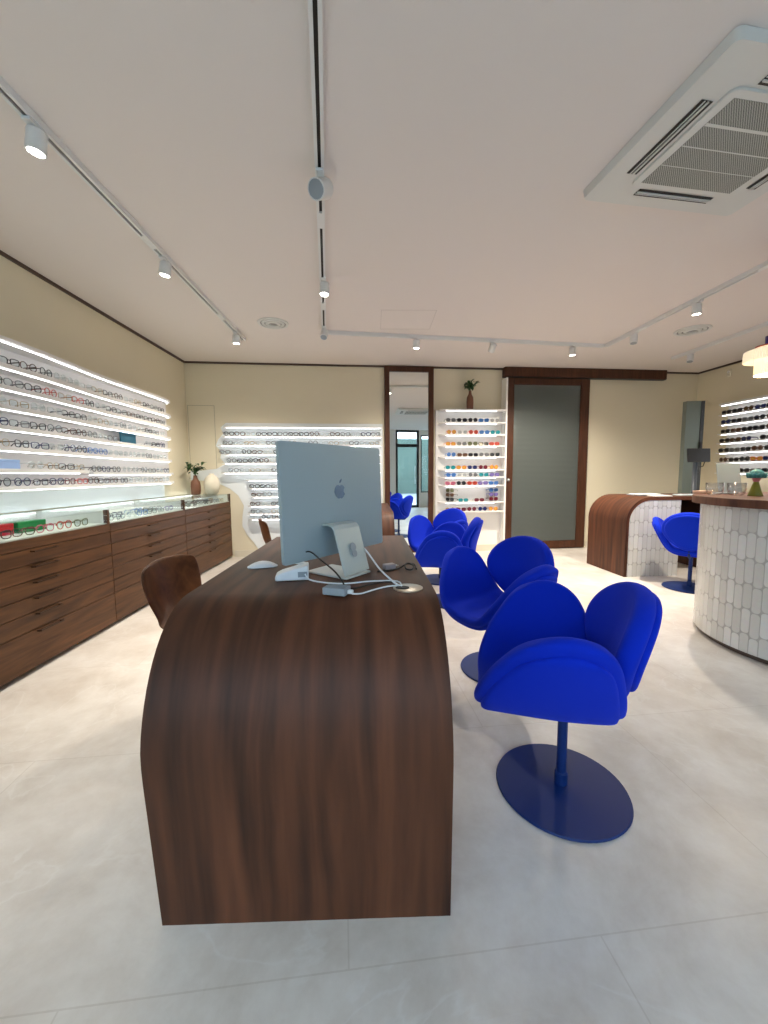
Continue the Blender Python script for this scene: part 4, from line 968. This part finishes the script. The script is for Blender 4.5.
# round ceiling vents
def vent(x, y, r, label):
    t = item('ceiling_vent', (x, y, H), 0, label, 'ceiling vent', 'round ceiling vents')
    for k, (a, b_) in enumerate(((1.0, .84), (.74, .58), (.48, .30))):
        MB().lathe([(r*b_, -.001), (r*b_, -.010 - .004*k), (r*a, -.010 - .002*k), (r*(a+.02), -.001)], 40).build('vent_ring', M['ac_white'], t, smooth=True, flat_angle=40)
    MB().lathe([(r*.98, -.0025), (r*.98, -.001)], 40).build('vent_back', M['grille'], t)
vent(-.965, 4.07, .145, 'round white ceiling vent between the left and middle light tracks')
vent(3.33, 4.235, .160, 'round white ceiling vent above the round counter between the right light tracks')

# ------------------------------------------------------------------ light tracks and spotlights
def track(a, b_, label):
    a = Vector(a); b_ = Vector(b_); d = b_ - a; L = d.length; t = empty('light_track', (a.x, a.y, H), math.atan2(d.y, d.x), label, 'light track', 'white ceiling light tracks')
    MB().box(0, L, -.022, -.008, -.032, -.001).box(0, L, .008, .022, -.032, -.001).box(0, L, -.008, .008, -.012, -.001).build('profile', M['fitting'], t)
    MB().box(.005, L - .005, -.0075, .0075, -.020, -.0121).build('slot', M['dark'], t)
    n = max(1, int(L/1.1))
    for k in range(n): MB().box((k + .45)*L/n - .07, (k + .45)*L/n + .07, -.0079, .0079, -.031, -.0205).build('cover_strip', M['fitting'], t)
track((-1.386, -1.4), (-1.386, 4.50), 'long white light track parallel to the left wall')
track((.17, -1.6), (-.494, 4.256), 'white light track running over the near desk towards the vent')
track((-.494, 4.275), (2.66, 4.70), 'white light track crossing the ceiling in front of the back wall')
track((2.69, 4.70), (3.05, -1.5), 'white light track running past the air conditioner over the counter')
track((3.848, 5.19), (4.00, 2.2), 'white light track nearest the right wall')
def spot(x, y, aim, lit, label, w=SPOT_W, size=1.0, ang=75):
    t = item('track_spotlight', (x, y, H - .032), 0, label, 'spotlight', 'white track spotlights')
    MB().box(-.016, .016, -.05, .05, -.014, 0).build('adapter', M['fitting'], t, bevel=.002)
    d = (Vector(aim) - Vector((x, y, H - .1))).normalized(); q = Vector((0, 0, -1)).rotation_difference(d).to_matrix().to_4x4(); mt = T(0, 0, -.062) @ q
    r = .036*size; h = .042*size
    MB().tube([(0, 0, -.014), (0, 0, -.055)], .006, 8).build('stem', M['fitting'], t)
    b = MB(); b.lathe([(0, h*.95), (r*.94, h*.95), (r, h*.85), (r, -h), (r*.86, -h), (r*.82, -h*.8)], 28, mt); b.build('lamp_head', M['fitting'], t, smooth=True, flat_angle=40)
    MB().lathe([(0, -h*.86), (r*.83, -h*.86), (r*.83, -h*.80), (0, -h*.80)], 24, mt).build('lens', M['bulb'] if lit else M['lens_off'], t)
    if not lit: MB().lathe([(r*.70, -h*1.0), (r*.90, -h*1.0), (r*.90, -h*.9), (r*.70, -h*.9)], 24, mt).build('trim_ring', M['plastic_grey'], t)
    if lit:
        l = bpy.data.lights.new('spot_lamp', 'SPOT'); l.energy = w; l.spot_size = math.radians(ang); l.spot_blend = .8; l.color = (1, .90, .76); l.shadow_soft_size = .03
        lo = bpy.data.objects.new('spot_lamp', l); COL.objects.link(lo); lo.parent = t
        lo.matrix_local = mt @ T(0, 0, -h*1.15)
spot(-1.386, 1.83, (-1.75, 1.85, 0), True, 'lit spotlight nearest the camera on the left wall track', w=30)
spot(-1.386, 2.86, (-1.75, 2.9, 0), True, 'lit spotlight in the middle of the left wall track', w=40)
spot(-1.386, 4.256, (-1.45, 4.3, 0), True, 'lit spotlight at the far end of the left wall track', w=60, ang=140)
spot(-.243, 2.085, (-.75, 1.05, 1.75), False, 'large unlit spotlight with a grey lens over the near desk', size=1.25)
spot(-.355, 3.14, (-.45, 2.9, 0), True, 'small lit spotlight beyond the large unlit one over the desks')
spot(-.475, 4.10, (-.6, 3.4, 1.2), False, 'unlit spotlight at the corner where two tracks meet')
spot(.468, 4.405, (.40, 4.50, 0), True, 'lit spotlight in front of the tall mirror', w=60, ang=145)
spot(1.322, 4.52, (1.1, 5.5, 1.4), False, 'unlit spotlight in front of the white sunglasses rack')
spot(2.278, 4.65, (2.35, 4.75, 0), True, 'lit spotlight in front of the sliding door', w=110, ang=145)
spot(2.716, 4.239, (2.6, 4.0, 1.0), False, 'unlit spotlight just past the track corner above the tiled desk')
spot(2.762, 3.479, (2.9, 3.6, 0), True, 'lit spotlight above the round counter', w=90, ang=120)
spot(3.862, 4.92, (3.6, 4.7, 1.3), False, 'unlit spotlight on the track nearest the right wall')
# further lit heads on the tracks behind the camera
spot(-1.386, .6, (-1.7, .6, 0), True, 'lit spotlight on the left wall track, above and behind the camera', w=15)
# ------------------------------------------------------------------ store cupboard behind the frosted door
t = wall_root('storage_cabinet', 5.0, 'dark low cabinet blurred behind the frosted glass of the sliding door', 'cabinet')
MB().box(-.30, .34, .40, .80, 0, 1.05).build('body', M['dark'], t)
for sx in (-1, 1): MB().box(.03 if sx > 0 else -.29, .33 if sx > 0 else .01, .385, .40, .05, 1.03).build('cabinet_door', M['trim_dark'], t)
